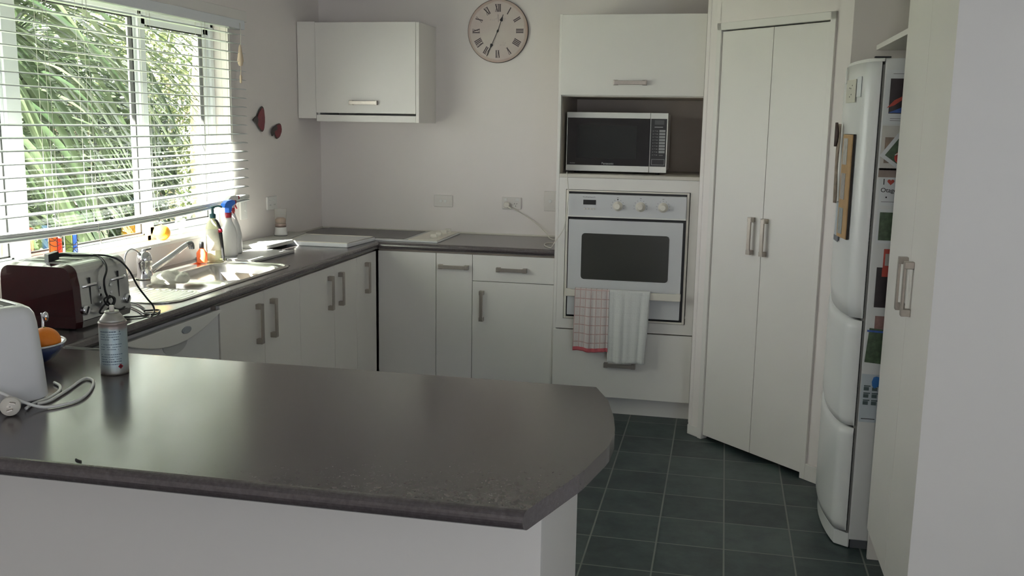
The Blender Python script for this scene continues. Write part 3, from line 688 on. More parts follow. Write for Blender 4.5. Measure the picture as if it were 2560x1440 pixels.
# ------------------------------------------------------------------ wall switches and sockets
def plates():
    plate_m = mat('plate_plastic', (.74, .70, .66, 1), .35)
    def plate(x, z, label, kind, wx=.118, wz=.072, name='wall_socket', cat='socket'):
        t = thing(name, label, cat, (x, 0, z)); sub(MB().box(x-wx/2, x+wx/2, -.010, -.0005, z-wz/2, z+wz/2), 'plate', plate_m, t, bevel=.003)
        if kind == 'switch2':
            for dx in (-.014, .014): sub(MB().lathe([(.009, 0), (.0085, .004)], (x+dx, -.010, z), 16, axis='y'), 'rocker', white_pl, t)
        if kind == 'double':
            for dx in (-.036, .036): sub(MB().box(x+dx-.009+.0, x+dx+.009, -.0135, -.0102, z+.015, z+.030), 'rocker', white_pl, t, bevel=.001)
            for dx in (-.026, .026):
                mb = MB(); mb.obox((x+dx-.007, -.0103, z-.002), (.87, 0, .5), (0, 1, 0), (-.5, 0, .87), .001, .0004, .004); mb.obox((x+dx+.007, -.0103, z-.002), (.87, 0, -.5), (0, 1, 0), (.5, 0, .87), .001, .0004, .004); mb.obox((x+dx, -.0103, z-.016), (1, 0, 0), (0, 1, 0), (0, 0, 1), .001, .0004, .004)
                sub(mb, 'pin_slots', gasket, t)
        if kind == 'switch1': sub(MB().lathe([(.010, 0), (.0095, .005)], (x, -.010, z), 16, axis='y'), 'rocker', white_pl, t)
    plate(.797, 1.094, 'blank two-button wall plate above the cooktop', 'switch2', name='wall_switch', cat='switch')
    plate(1.224, 1.094, 'double power socket with the microwave plug in it', 'double')
    plate(1.460, 1.114, 'single tall wall switch beside the oven tower', 'switch1', .075, .118, name='wall_switch', cat='switch')
    def plate_l(y, z, label, wy, wz, n):
        t = thing('wall_socket', label, 'socket', (0, y, z)); sub(MB().box(.0005, .011, y-wy/2, y+wy/2, z-wz/2, z+wz/2), 'plate', white_pl, t, bevel=.003)
        for k in range(n): sub(MB().lathe([(.007, 0), (.0065, .004)], (.011, y+.012, z+.02-.03*k) if wz > wy else (.011, y-.03+.05*k, z+.015), 12, axis='x'), 'rocker', white_pl, t)
        mb = MB()
        if wz < wy:
            for dy in (-.026, .026): mb.box(.0108, .0114, y+dy-.006, y+dy-.004, z-.014, z-.006); mb.box(.0108, .0114, y+dy+.004, y+dy+.006, z-.014, z-.006)
            sub(mb, 'pin_slots', gasket, t)
    plate_l(-.705, 1.108, 'white double socket on the window wall behind the small blender', .118, .073, 2)
    plate_l(-1.035, 1.104, 'upright white wall switch next to the end of the blind', .072, .115, 2)
plates()

# ------------------------------------------------------------------ clock
def clock():
    cx, cz, R = 1.128, 2.008, .182; cz = 2.0985; 
    cz = 2.099-.0
    t = thing('wall_clock', 'round antique-style wall clock with Roman numerals above the bench', 'clock', (cx, 0, cz))
    m = bpy.data.materials.new('aged_dial'); m.use_nodes = True; nt = m.node_tree; b = nt.nodes['Principled BSDF']; L = nt.links; b.inputs['Roughness'].default_value = .55
    tc = nt.nodes.new('ShaderNodeTexCoord'); ln = nt.nodes.new('ShaderNodeVectorMath'); ln.operation = 'LENGTH'; L.new(tc.outputs['Object'], ln.inputs[0])
    n = nt.nodes.new('ShaderNodeTexNoise'); n.inputs['Scale'].default_value = 9; n.inputs['Detail'].default_value = 6; L.new(tc.outputs['Object'], n.inputs['Vector'])
    ad = nt.nodes.new('ShaderNodeMath'); ad.operation = 'MULTIPLY_ADD'; ad.inputs[1].default_value = .03; L.new(n.outputs['Fac'], ad.inputs[0]); L.new(ln.outputs['Value'], ad.inputs[2])
    cr = nt.nodes.new('ShaderNodeValToRGB'); e = cr.color_ramp.elements; e[0].position = 0; e[0].color = (.60, .54, .52, 1); e[1].position = .199; e[1].color = (.36, .24, .20, 1)
    for p_, c_ in ((.178, (.58, .52, .50, 1)), (.184, (.47, .38, .35, 1)), (.193, (.50, .40, .35, 1))): q = e.new(p_); q.color = c_
    L.new(ad.outputs[0], cr.inputs[0])
    mx = nt.nodes.new('ShaderNodeMix'); mx.data_type = 'RGBA'; mx.blend_type = 'MULTIPLY'; mx.inputs[0].default_value = 1; L.new(cr.outputs[0], mx.inputs[6])
    n2 = nt.nodes.new('ShaderNodeTexNoise'); n2.inputs['Scale'].default_value = 6; L.new(tc.outputs['Object'], n2.inputs['Vector'])
    c3 = nt.nodes.new('ShaderNodeValToRGB'); c3.color_ramp.elements[0].position = .35; c3.color_ramp.elements[0].color = (.92, .86, .86, 1); c3.color_ramp.elements[1].position = .65; c3.color_ramp.elements[1].color = (1.0, 1.0, .95, 1)
    L.new(n2.outputs['Fac'], c3.inputs[0]); L.new(c3.outputs[0], mx.inputs[7]); L.new(mx.outputs[2], b.inputs['Base Color'])
    rim = mat('clock_edge', (.10, .085, .08, 1), .6)
    mb = MB(); mb.lathe([(R-.001, 0), (R, .002), (R, .014), (R-.003, .017)], (cx, -.001, cz), 72, axis='y'); mb.mi[-1] = 0
    sub(mb, 'case', rim, t)
    mb = MB(); mb.lathe([(R-.003, .0171), (R-.0035, .0178)], (cx, -.001, cz), 72, axis='y'); sub(mb, 'dial', m, t)
    ink = mat('numeral_ink', (.07, .055, .06, 1), .7); yk = -.0195
    def stroke(mb, ang, u0, v0, u1, v1, wd):
        # u across, v from numeral foot (towards the centre) outwards; ang clockwise from 12
        def P(u, v): r = .131+v; return Vector((cx+u*math.cos(ang)+r*math.sin(ang), yk, cz-u*math.sin(ang)+r*math.cos(ang)))
        a, b_ = P(u0, v0), P(u1, v1); d = (b_-a); mb.obox((a+b_)/2, d, (0, 1, 0), d.cross(Vector((0, 1, 0))), d.length/2, .0004, wd/2)
    rom = ['XII', 'I', 'II', 'III', 'IIII', 'V', 'VI', 'VII', 'VIII', 'IX', 'X', 'XI']
    for h, s in enumerate(rom):
        ang = h*PI/6; mb = MB(); hh = .021
        wd = {'I': .009, 'V': .016, 'X': .017}; W = sum(wd[c] for c in s); u = -W/2
        for c in s:
            w_ = wd[c]
            if c == 'I': stroke(mb, ang, u+w_/2, -hh, u+w_/2, hh, .0058)
            if c == 'V': stroke(mb, ang, u+.002, hh, u+w_/2, -hh, .0058); stroke(mb, ang, u+w_-.002, hh, u+w_/2, -hh, .0024)
            if c == 'X': stroke(mb, ang, u+.002, hh, u+w_-.002, -hh, .0058); stroke(mb, ang, u+w_-.002, hh, u+.002, -hh, .0022)
            u += w_
        for sgn in (-1, 1): stroke(mb, ang, -W/2, sgn*hh, W/2, sgn*hh, .0012)
        sub(mb, 'numeral', ink, t)
    fa = mat('faint_print', (.42, .36, .36, 1), .7)
    mb = MB(); r = random.Random(4)
    for k in range(26):
        u = r.uniform(-.05, .05); mb.obox((cx+u, yk+.0004, cz+.066+r.uniform(-.006, .006)), (1, 0, r.uniform(-1, 1)), (0, 1, 0), (0, 0, 1), r.uniform(.001, .004), .0003, .0006)
    mb.tube([(cx+.002, yk+.0003, cz+.052), (cx, yk+.0003, cz+.095)], .0009, 5, sub=1)
    for k in range(3): mb.tube([(cx-.009+.002*k, yk+.0003, cz+.066+.01*k), (cx, yk+.0003, cz+.074+.007*k), (cx+.009-.002*k, yk+.0003, cz+.066+.01*k)], .0006, 5)
    for k in range(22):
        u = r.uniform(-.045, .05); mb.obox((cx+u, yk+.0004, cz-.068-.012*(k % 2)+r.uniform(-.001, .001)), (1, 0, r.uniform(-.4, .4)), (0, 1, 0), (0, 0, 1), r.uniform(.001, .005), .0003, .0005)
    sub(mb, 'faded_ornament', fa, t)
    def hand(name, ang, L_, ah, yy):
        mb = MB(); d = Vector((math.sin(ang), 0, math.cos(ang))); s_ = Vector((math.cos(ang), 0, -math.sin(ang))); c = Vector((cx, yy, cz))
        mb.obox(c+d*L_/2, d, (0, 1, 0), s_, L_/2, .0006, .0016)
        def tri(a, b_, w_): 
            p = [c+d*a-s_*w_, c+d*a+s_*w_, c+d*b_]; q = [v+Vector((0, -.0012, 0)) for v in p]
            mb.add(p+q, [(0, 1, 2), (5, 4, 3), (0, 3, 4, 1), (1, 4, 5, 2), (2, 5, 3, 0)])
        tri(ah, ah+.028, .0095); tri(ah, ah-.005, .0095)
        tri(0, .016, .006); tri(0, -.012, .006)
        sub(mb, name, black_m, t)
    hand('hour_hand', math.radians(18.5), .098, .062, -.0215); hand('minute_hand', math.radians(204.2), .158, .084, -.0240)
clock()

# ------------------------------------------------------------------ butterflies on the window wall
def butterflies():
    rm = mat('red_wing', (.17, .018, .028, 1), .45, var=.3, scale=60); dk = mat('dark_wing', (.035, .03, .028, 1), .5)
    def wing(pts, name, label, body):
        zc = sum(p[1] for p in pts)/len(pts); yc = sum(p[0] for p in pts)/len(pts)
        t = thing(name, label, 'wall decoration', (0, yc, zc))
        def smoothp(p):
            q = []
            n = len(p)
            for i in range(n):
                a, b_ = Vector(p[i]), Vector(p[(i+1) % n]); q += [a*.8+b_*.2, a*.2+b_*.8]
            return [tuple(v) for v in q]
        P = smoothp(pts); sub(MB().prism(P, .006, .010, axis='x'), 'wing_edge', dk, t, bevel=.001)
        c = Vector((yc, zc)); P2 = [tuple(c+(Vector(p)-c)*.88) for p in P]; sub(MB().prism(P2, .0101, .0125, axis='x'), 'wing', rm, t, bevel=.001)
        sub(MB().prism(smoothp(body), .0126, .017, axis='x'), 'body', dk, t, bevel=.001)
        sub(MB().box(.0003, .006, yc-.01, yc+.01, zc-.01, zc+.01), 'spacer', dk, t)
    wing([(-.800, 1.640), (-.775, 1.628), (-.764, 1.565), (-.780, 1.510), (-.806, 1.498), (-.850, 1.525), (-.870, 1.560), (-.850, 1.60)], 'wall_butterfly', 'larger dark red butterfly ornament on the window wall', [(-.925, 1.563), (-.870, 1.590), (-.855, 1.56), (-.868, 1.535), (-.89, 1.552)])
    wing([(-.590, 1.548), (-.570, 1.540), (-.560, 1.505), (-.590, 1.470), (-.634, 1.458), (-.655, 1.485), (-.665, 1.52), (-.630, 1.54)], 'wall_butterfly', 'smaller dark red butterfly ornament on the window wall', [(-.700, 1.475), (-.712, 1.497), (-.695, 1.522), (-.640, 1.540), (-.628, 1.51), (-.665, 1.505), (-.683, 1.480)])
butterflies()

# ------------------------------------------------------------------ cooktop, boards, blender
def cook():
    t = thing('cooktop', 'flush dark cooktop with white frame and four cream knobs in the corner', 'cooktop', (.48, -.28, .9002))
    x0, x1, y0, y1 = .07, .915, -.525, -.045
    mb = MB(); mb.box(x0, x1, y0, y1, .9002, .907); sub(mb, 'frame', white_en, t, bevel=.002)
    sub(MB().box(x0+.012, .700, y0+.060, y1-.015, .9071, .909), 'hob_surface', mat('hob_grey', (.10, .092, .088, 1), .35, var=.3, scale=150), t)
    sub(MB().box(.735, x1-.008, y0+.02, y1-.012, .9071, .9125), 'control_panel', cream_pl, t, bevel=.002)
    for y in (-.40, -.30, -.19, -.10):
        mb = MB(); mb.lathe([(.022, 0), (.020, .004), (.017, .006), (.015, .008)], (.855, y, .9126), 20); mb.box(.838, .872, y-.004, y+.004, .920, .936)
        sub(mb, 'knob', cream_pl, t, bevel=.001)
    t = thing('enamel_tray', 'white raised-edge board lying on the worktop in front of the cooktop', 'cutting board', (.34, -.72, .9002), .0)
    mb = MB(); mb.prism([(.172, -.885), (.525, -.885), (.555, -.545), (.135, -.545)], .9003, .922)
    o = sub(mb, 'board', white_en, t, bevel=.004)
    mb = MB(); mb.tube([(.176, -.88, .9225), (.521, -.88, .9225), (.549, -.550, .9225), (.141, -.550, .9225), (.176, -.88, .9225)], .004, 6, sub=1); sub(mb, 'rim', cream_pl, t)
    tag(MB().prism([(.012, -.845), (.160, -.845), (.125, -.515), (.012, -.515)], .9005, .929).build('chopping_board', mat('pale_board', (.48, .47, .44, 1), .5, var=.1), bevel=.003), 'thick pale chopping board under the small blender', 'chopping board')
    tag(MB().prism([(.006, -1.17), (.200, -1.17), (.214, -.86), (.006, -.86)], .9125, .932).build('chopping_board', mat('grey_board', (.50, .50, .48, 1), .5, var=.1), bevel=.003), 'grey-white chopping board leaning toward the sink, behind the spray bottles', 'chopping board')
    tag(MB().prism([(.01, -1.53), (.325, -1.545), (.345, -1.15), (.01, -1.15)], .9005, .912).build('chopping_board', mat('marble_board', (.40, .39, .39, 1), .4, var=.15, scale=12), bevel=.002), 'thin flat grey board lying beside the sink', 'chopping board')
    # small blender
    x, y, z = .062, -.715, .9292
    t = thing('mini_blender', 'small white-based blender with clear jar in the corner', 'blender', (x, y, z))
    sub(MB().lathe([(.036, 0), (.036, .003)], (x, y, z), 28), 'foot_ring', black_m, t)
    sub(MB().lathe([(.037, .0031), (.036, .012), (.031, .045), (.031, .048)], (x, y, z), 28), 'base', white_pl, t)
    sub(MB().lathe([(.0305, .0481), (.0305, .066), (.029, .068)], (x, y, z), 28), 'collar', mat('bronze_collar', (.35, .27, .24, 1), .3, .7), t)
    mb = MB(); mb.lathe([(.0285, .0681), (.030, .085), (.034, .150)], (x, y, z), 28); mb.f = mb.f[:-2]; mb.mi = mb.mi[:-2]; mb.sm = mb.sm[:-2]
    sub(mb, 'jar', tinted('clear_plastic', (.86, .86, .84, 1), .22, .08), t)
    sub(MB().lathe([(.027, .0685), (.029, .090), (.020, .100)], (x, y, z), 24), 'contents', mat('spice', (.45, .30, .22, 1), .9, var=.4, scale=200), t)
cook()

# ------------------------------------------------------------------ sink and tap
def sink():
    t = thing('kitchen_sink', 'stainless steel sink with main bowl, half bowl and ribbed drainer under the window', 'sink', (.29, -2.08, .9))
    x0, x1, y0, y1 = .075, .532, -2.60, -1.555
    cx, cy, hx, hy = (x0+x1)/2, (y0+y1)/2, (x1-x0)/2, (y1-y0)/2
    def sd(x, y, bx0, bx1, by0, by1, r):
        px = abs(x-(bx0+bx1)/2)-(bx1-bx0)/2+r; py = abs(y-(by0+by1)/2)-(by1-by0)/2+r
        return math.hypot(max(px, 0), max(py, 0))+min(max(px, py), 0)-r
    def H(x, y):
        z = .9035
        do = sd(x, y, x0, x1, y0, y1, .09)
        # raised rim ring
        z += .004*math.exp(-((do+.010)/.006)**2)
        if do < -.016: z -= .0035
        d1 = sd(x, y, .155, .500, -2.055, -1.600, .08); d2 = sd(x, y, .215, .500, -2.285, -2.095, .045)
        def dep(d, dp, wl):
            s = min(max((-d)/wl, 0), 1); return -dp*(s*s*(3-2*s))**.8
        z += min(dep(d1, .155, .045), 0) if d1 < 0 else 0
        z += min(dep(d2, .10, .035), 0) if d2 < 0 else 0
        dd = sd(x, y, .13, .50, -2.57, -2.31, .05)
        if dd < 0:
            k = min(1, -dd/.012); z += -.003*k+.0022*k*math.sin((x)*2*PI/.026)
        return z
    nx, ny = 92, 208; idx = {}; mb = MB(); vs = []; fs = []
    for i in range(nx+1):
        for j in range(ny+1):
            x = x0+(x1-x0)*i/nx; y = y0+(y1-y0)*j/ny
            if sd(x, y, x0, x1, y0, y1, .09) <= .0015: idx[(i, j)] = len(vs); vs.append((x, y, H(x, y)))
    for i in range(nx):
        for j in range(ny):
            q = [(i, j), (i+1, j), (i+1, j+1), (i, j+1)]
            if all(k in idx for k in q): fs.append(tuple(idx[k] for k in q))
            else:
                q = [k for k in q if k in idx]
                if len(q) == 3: fs.append(tuple(idx[k] for k in q))
    mb.add(vs, fs, 0, True); sub(mb, 'basin', steel, t, solid=.0012)
    # rolled edge around the outline
    pts = []; r = .09
    for (ax, ay, a0) in ((x1-r, y1-r, 0), (x0+r, y1-r, PI/2), (x0+r, y0+r, PI), (x1-r, y0+r, 1.5*PI)):
        for k in range(9): a = a0+PI/2*k/8; pts.append((ax+r*math.cos(a), ay+r*math.sin(a), .9022))
    pts.append(pts[0]); sub(MB().tube(pts, .0032, 8, sub=1), 'rolled_edge', steel, t)
    sub(MB().lathe([(.035, 0), (.035, .003), (.02, .004)], (.33, -1.83, .7485), 24), 'drain', chrome, t)
    # mixer tap
    x, y, z = .118, -2.115, .9036
    t = thing('mixer_tap', 'chrome mixer tap with long angled spout behind the sink', 'tap', (x, y, z))
    sub(MB().lathe([(.036, 0), (.036, .004), (.031, .012), (.029, .062), (.032, .066), (.032, .082), (.029, .096), (.020, .110), (.006, .116)], (x, y, z), 28), 'body', chrome, t)
    tip = Vector((.185, -1.885, 1.024)); b0 = Vector((x+.006, y+.018, z+.026))
    mb = MB(); n = 14; d = (tip-b0)
    mb.tube([b0, b0+d*.5+Vector((0, 0, -.002)), b0+d*.85+Vector((0, 0, .001)), tip], lambda u: .0150-.0035*u, 12); sub(mb, 'spout', chrome, t)
    mb = MB(); mb.tube([tip-d.normalized()*.01, tip+Vector((.005, .012, .0)), tip+Vector((.007, .018, -.012)), tip+Vector((.007, .018, -.024))], .0125, 14); sub(mb, 'aerator', mat('dark_chrome', (.3, .3, .31, 1), .2, .9), t)
    mb = MB(); mb.obox((x+.006, y+.006, z+.120), (1, .6, .3), (-.6, 1, 0), (0, 0, 1), .022, .007, .004); mb.lathe([(.010, 0), (.011, .008), (.006, .014)], (x, y, z+.110), 16); sub(mb, 'lever', chrome, t, bevel=.002)
    t = thing('filter_tap', 'thin gooseneck filter tap standing left of the mixer tap', 'tap', (.115, -2.245, .9036))
    sub(MB().tube([(.115, -2.245, .9036), (.112, -2.243, .985), (.112, -2.228, 1.022), (.112, -2.195, 1.036), (.113, -2.160, 1.026), (.114, -2.145, 1.012)], .0035, 10), 'spout', chrome, t)
    sub(MB().lathe([(.014, 0), (.014, .004), (.009, .012), (.007, .03)], (.115, -2.245, .9036), 18), 'base', chrome, t)
    sub(MB().tube([(.114, -2.1465, 1.014), (.115, -2.138, 1.004)], .006, 10, sub=1), 'nozzle', mat('dark_chrome', (.3, .3, .31, 1), .2, .9), t)
    # dish cloth over the divider
    def cl(u, v):
        a = 2*PI*u; b = PI*v; k = 1+.10*math.sin(3*a+5*b)+.07*math.sin(7*a-4*b)+.04*math.sin(13*a+9*b)
        pinch = 1-.28*math.exp(-((v-.66)/.05)**2)
        rad = math.sin(b)**.75*k*pinch
        x = .285-.062*math.cos(b); y = -2.195-.030*math.cos(b)+.048*rad*math.cos(a); z = .921+.034*rad*math.sin(a)
        return (x, y, max(z, .9045))
    mb = MB(); mb.grid(cl, 40, 36)
    c = mb.build('dishcloth', mat('cloth_cream', (.74, .72, .62, 1), .95, var=.15, scale=70, bump=1., bscale=90)); tag(c, 'crumpled cream dishcloth bunched over the sink divider', 'dishcloth')
sink()

# ------------------------------------------------------------------ bottles and things by the window
def bottle_prof(w, h, sh, neck): return [(w*.92, 0), (w, .006), (w, sh), (w*.8, sh+.012), (neck, sh+.03), (neck, h)]
def small():
    # green-yellow washing-up bottle with dark pump
    x, y, z = .118, -1.548, .9045
    t = thing('soap_bottle', 'clear bottle of yellow-green soap with dark pump on the sink edge', 'bottle', (x, y, z))
    sub(MB().lathe([(.030, 0), (.033, .006), (.033, .155), (.028, .175), (.013, .195), (.013, .2)], (x, y, z), 26), 'bottle_body', tinted('soap_yellow', (.86, .87, .62, 1), .7, .2), t)
    sub(MB().lathe([(.0345, .05), (.0345, .15)], (x, y, z), 26), 'printed_band', mat('label_cream', (.75, .74, .60, 1), .5, var=.25, scale=35), t)
    mb = MB(); mb.lathe([(.0145, .2), (.0145, .218), (.006, .222), (.006, .245), (.011, .247), (.011, .256)], (x, y, z), 18); mb.tube([(x, y, z+.252), (x+.02, y+.018, z+.256), (x+.032, y+.03, z+.250)], .0045, 8)
    sub(mb, 'pump', mat('dark_teal', (.01, .06, .07, 1), .3), t)
    # black dish brush with red collar
    x, y = .168, -1.548
    t = thing('dish_brush', 'black-handled brush with a red band standing beside the soap bottle', 'brush', (x, y, .9003))
    sub(MB().tube([(x, y, .9005), (x-.004, y, .96), (x-.010, y-.004, 1.04)], lambda u: .0045+.0035*u, 10), 'stem', black_m, t)
    sub(MB().tube([(x-.010, y-.004, 1.04), (x-.0115, y-.006, 1.056)], .010, 10, sub=1), 'band', red_pl, t)
    sub(MB().tube([(x-.0115, y-.006, 1.056), (x-.018, y-.02, 1.09), (x-.022, y-.03, 1.10)], lambda u: .008-.003*u, 10), 'tip', black_m, t)
    # spray bottles
    def spray(x, y, z, lab, hm, nm, h=.19, w=.040, grp=None, rot=0.):
        t = thing('spray_bottle', lab, 'spray bottle', (x, y, z))
        sub(MB().lathe([(w*.9, 0), (w, .01), (w*.97, .10), (w*.80, .135), (w*.42, h-.02), (.014, h)], (x, y, z), 28, sy=.8), 'bottle_body', white_pl, t)
        sub(MB().lathe([(.0165, h-.004), (.0165, h+.020)], (x, y, z), 18), 'collar', nm, t)
        c, s = math.cos(rot), math.sin(rot); ax = Vector((s, c, 0)); b = Vector((x, y, z+h+.018))
        prof = [(-.055, .030), (-.045, .048), (-.020, .060), (.020, .062), (.050, .056), (.052, .040), (.020, .030), (.010, .0), (-.012, 0), (-.012, .024)]
        mb = MB(); sdv = Vector((c, -s, 0)); n = len(prof); vs = []
        for sg in (-1, 1):
            for a, hh in prof: vs.append(b+ax*a+Vector((0, 0, hh))+sdv*sg*.012)
        fs = [(i, (i+1) % n, n+(i+1) % n, n+i) for i in range(n)]+[tuple(range(n)), tuple(range(n, 2*n))]
        mb.add(vs, fs); sub(mb, 'trigger_head', hm, t, bevel=.002)
        sub(MB().obox(b+ax*.060+Vector((0, 0, .048)), ax, sdv, (0, 0, 1), .009, .009, .009), 'nozzle', nm, t, bevel=.002)
        sub(MB().tube([b+ax*.022+Vector((0, 0, .030)), b+ax*.034+Vector((0, 0, .012)), b+ax*.052+Vector((0, 0, -.006))], lambda u: .007-.003*u, 8), 'trigger', nm, t)
    spray(.140, -1.440, .9125, 'white spray bottle with bright blue trigger head', blue_pl, red_pl, h=.190, w=.042)
    spray(.112, -1.355, .9125, 'white spray bottle with white and red trigger head', white_pl, red_pl, h=.205, w=.048)
    # orange soap bottle and clear glass
    x, y, z = .108, -1.640, .9045
    t = thing('soap_bottle', 'small bottle of orange soap behind the tap spout', 'bottle', (x, y, z))
    sub(MB().lathe([(.024, 0), (.026, .004), (.026, .045), (.014, .062), (.010, .068)], (x, y, z), 22, sy=.7), 'bottle_body', tinted('soap_orange', (.90, .30, .12, 1), .6, .15), t)
    sub(MB().lathe([(.011, .068), (.011, .090), (.009, .098)], (x, y, z), 16), 'cap', black_m, t)
    x, y, z = -.028, -1.585, 1.0175
    t = thing('glass_vessel', 'pale clear stemmed glass on the sill right of the fruit', 'glass', (x, y, z))
    sub(MB().lathe([(.026, 0), (.026, .003), (.004, .006), (.004, .03), (.022, .045), (.026, .065), (.02, .085)], (x, y, z), 22), 'bowl', tinted('clear_glass', (.93, .95, .94, 1), .18, .05), t)
    # yellow orange on the sill
    x, y, z = -.022, -1.755, 1.0165
    t = thing('orange_fruit', 'yellow-orange citrus fruit sitting on the window sill', 'fruit', (x, y, z))
    r = .038
    sub(MB().lathe([(max(.001, r*math.sin(PI*i/18)*(1+.02*math.sin(i))), r*.93*(1-math.cos(PI*i/18))) for i in range(19)], (x, y, z), 30), 'skin', mat('citrus_skin', (.86, .40, .03, 1), .45, var=.2, scale=10, bump=.6, bscale=260), t)
    sub(MB().lathe([(.004, 0), (.003, .003)], (x, y, z+.0695), 10), 'stem_scar', mat('scar', (.3, .28, .1, 1), .8), t)
    # stained glass pieces on the sill
    def stained(x, y, lab, m1, m2, w, h, seed):
        t = thing('stained_glass', lab, 'ornament', (x, y, 1.0175)); z0 = 1.0175
        n = 10
        def sh(u, v): a = (u-.5)*1.2; return (x+.02*math.cos(a)-.02, y+(u-.5)*w, z0+v*h*(1-.05*u))
        mb = MB(); mb.grid(lambda u, v: sh(u*.55, v), 6, 4); sub(mb, 'panel', m1, t, solid=.003)
        mb = MB(); mb.grid(lambda u, v: sh(.55+u*.45, v), 6, 4); sub(mb, 'panel', m2, t, solid=.003)
        r = random.Random(seed); mb = MB()
        for k in range(5):
            v0 = r.uniform(.1, .9); v1 = min(.98, max(.02, v0+r.uniform(-.3, .3)))
            P = [Vector(sh(u, v0+(v1-v0)*u+.05*math.sin(6*u+k)))+Vector((.003, 0, 0)) for u in (0, .33, .66, 1)]
            mb.tube(P, .0013, 5)
        for u in (.0, .55, 1.): mb.tube([Vector(sh(u, v))+Vector((.003, 0, 0)) for v in (0, .5, 1)], .0012, 5)
        sub(mb, 'leading', black_m, t)
    rd = tinted('red_glass', (.95, .16, .08, 1), .45, .1); og = tinted('amber_glass', (1., .42, .12, 1), .45, .1); gr = tinted('olive_glass', (.42, .50, .22, 1), .45, .1); bl = tinted('blue_glass', (.12, .28, .62, 1), .5, .1)
    stained(-.035, -2.455, 'red and amber stained glass ornament on the sill behind the toaster', og, rd, .072, .125, 1)
    stained(-.035, -2.365, 'olive and blue stained glass ornament on the sill behind the toaster', gr, bl, .072, .125, 3)
small()

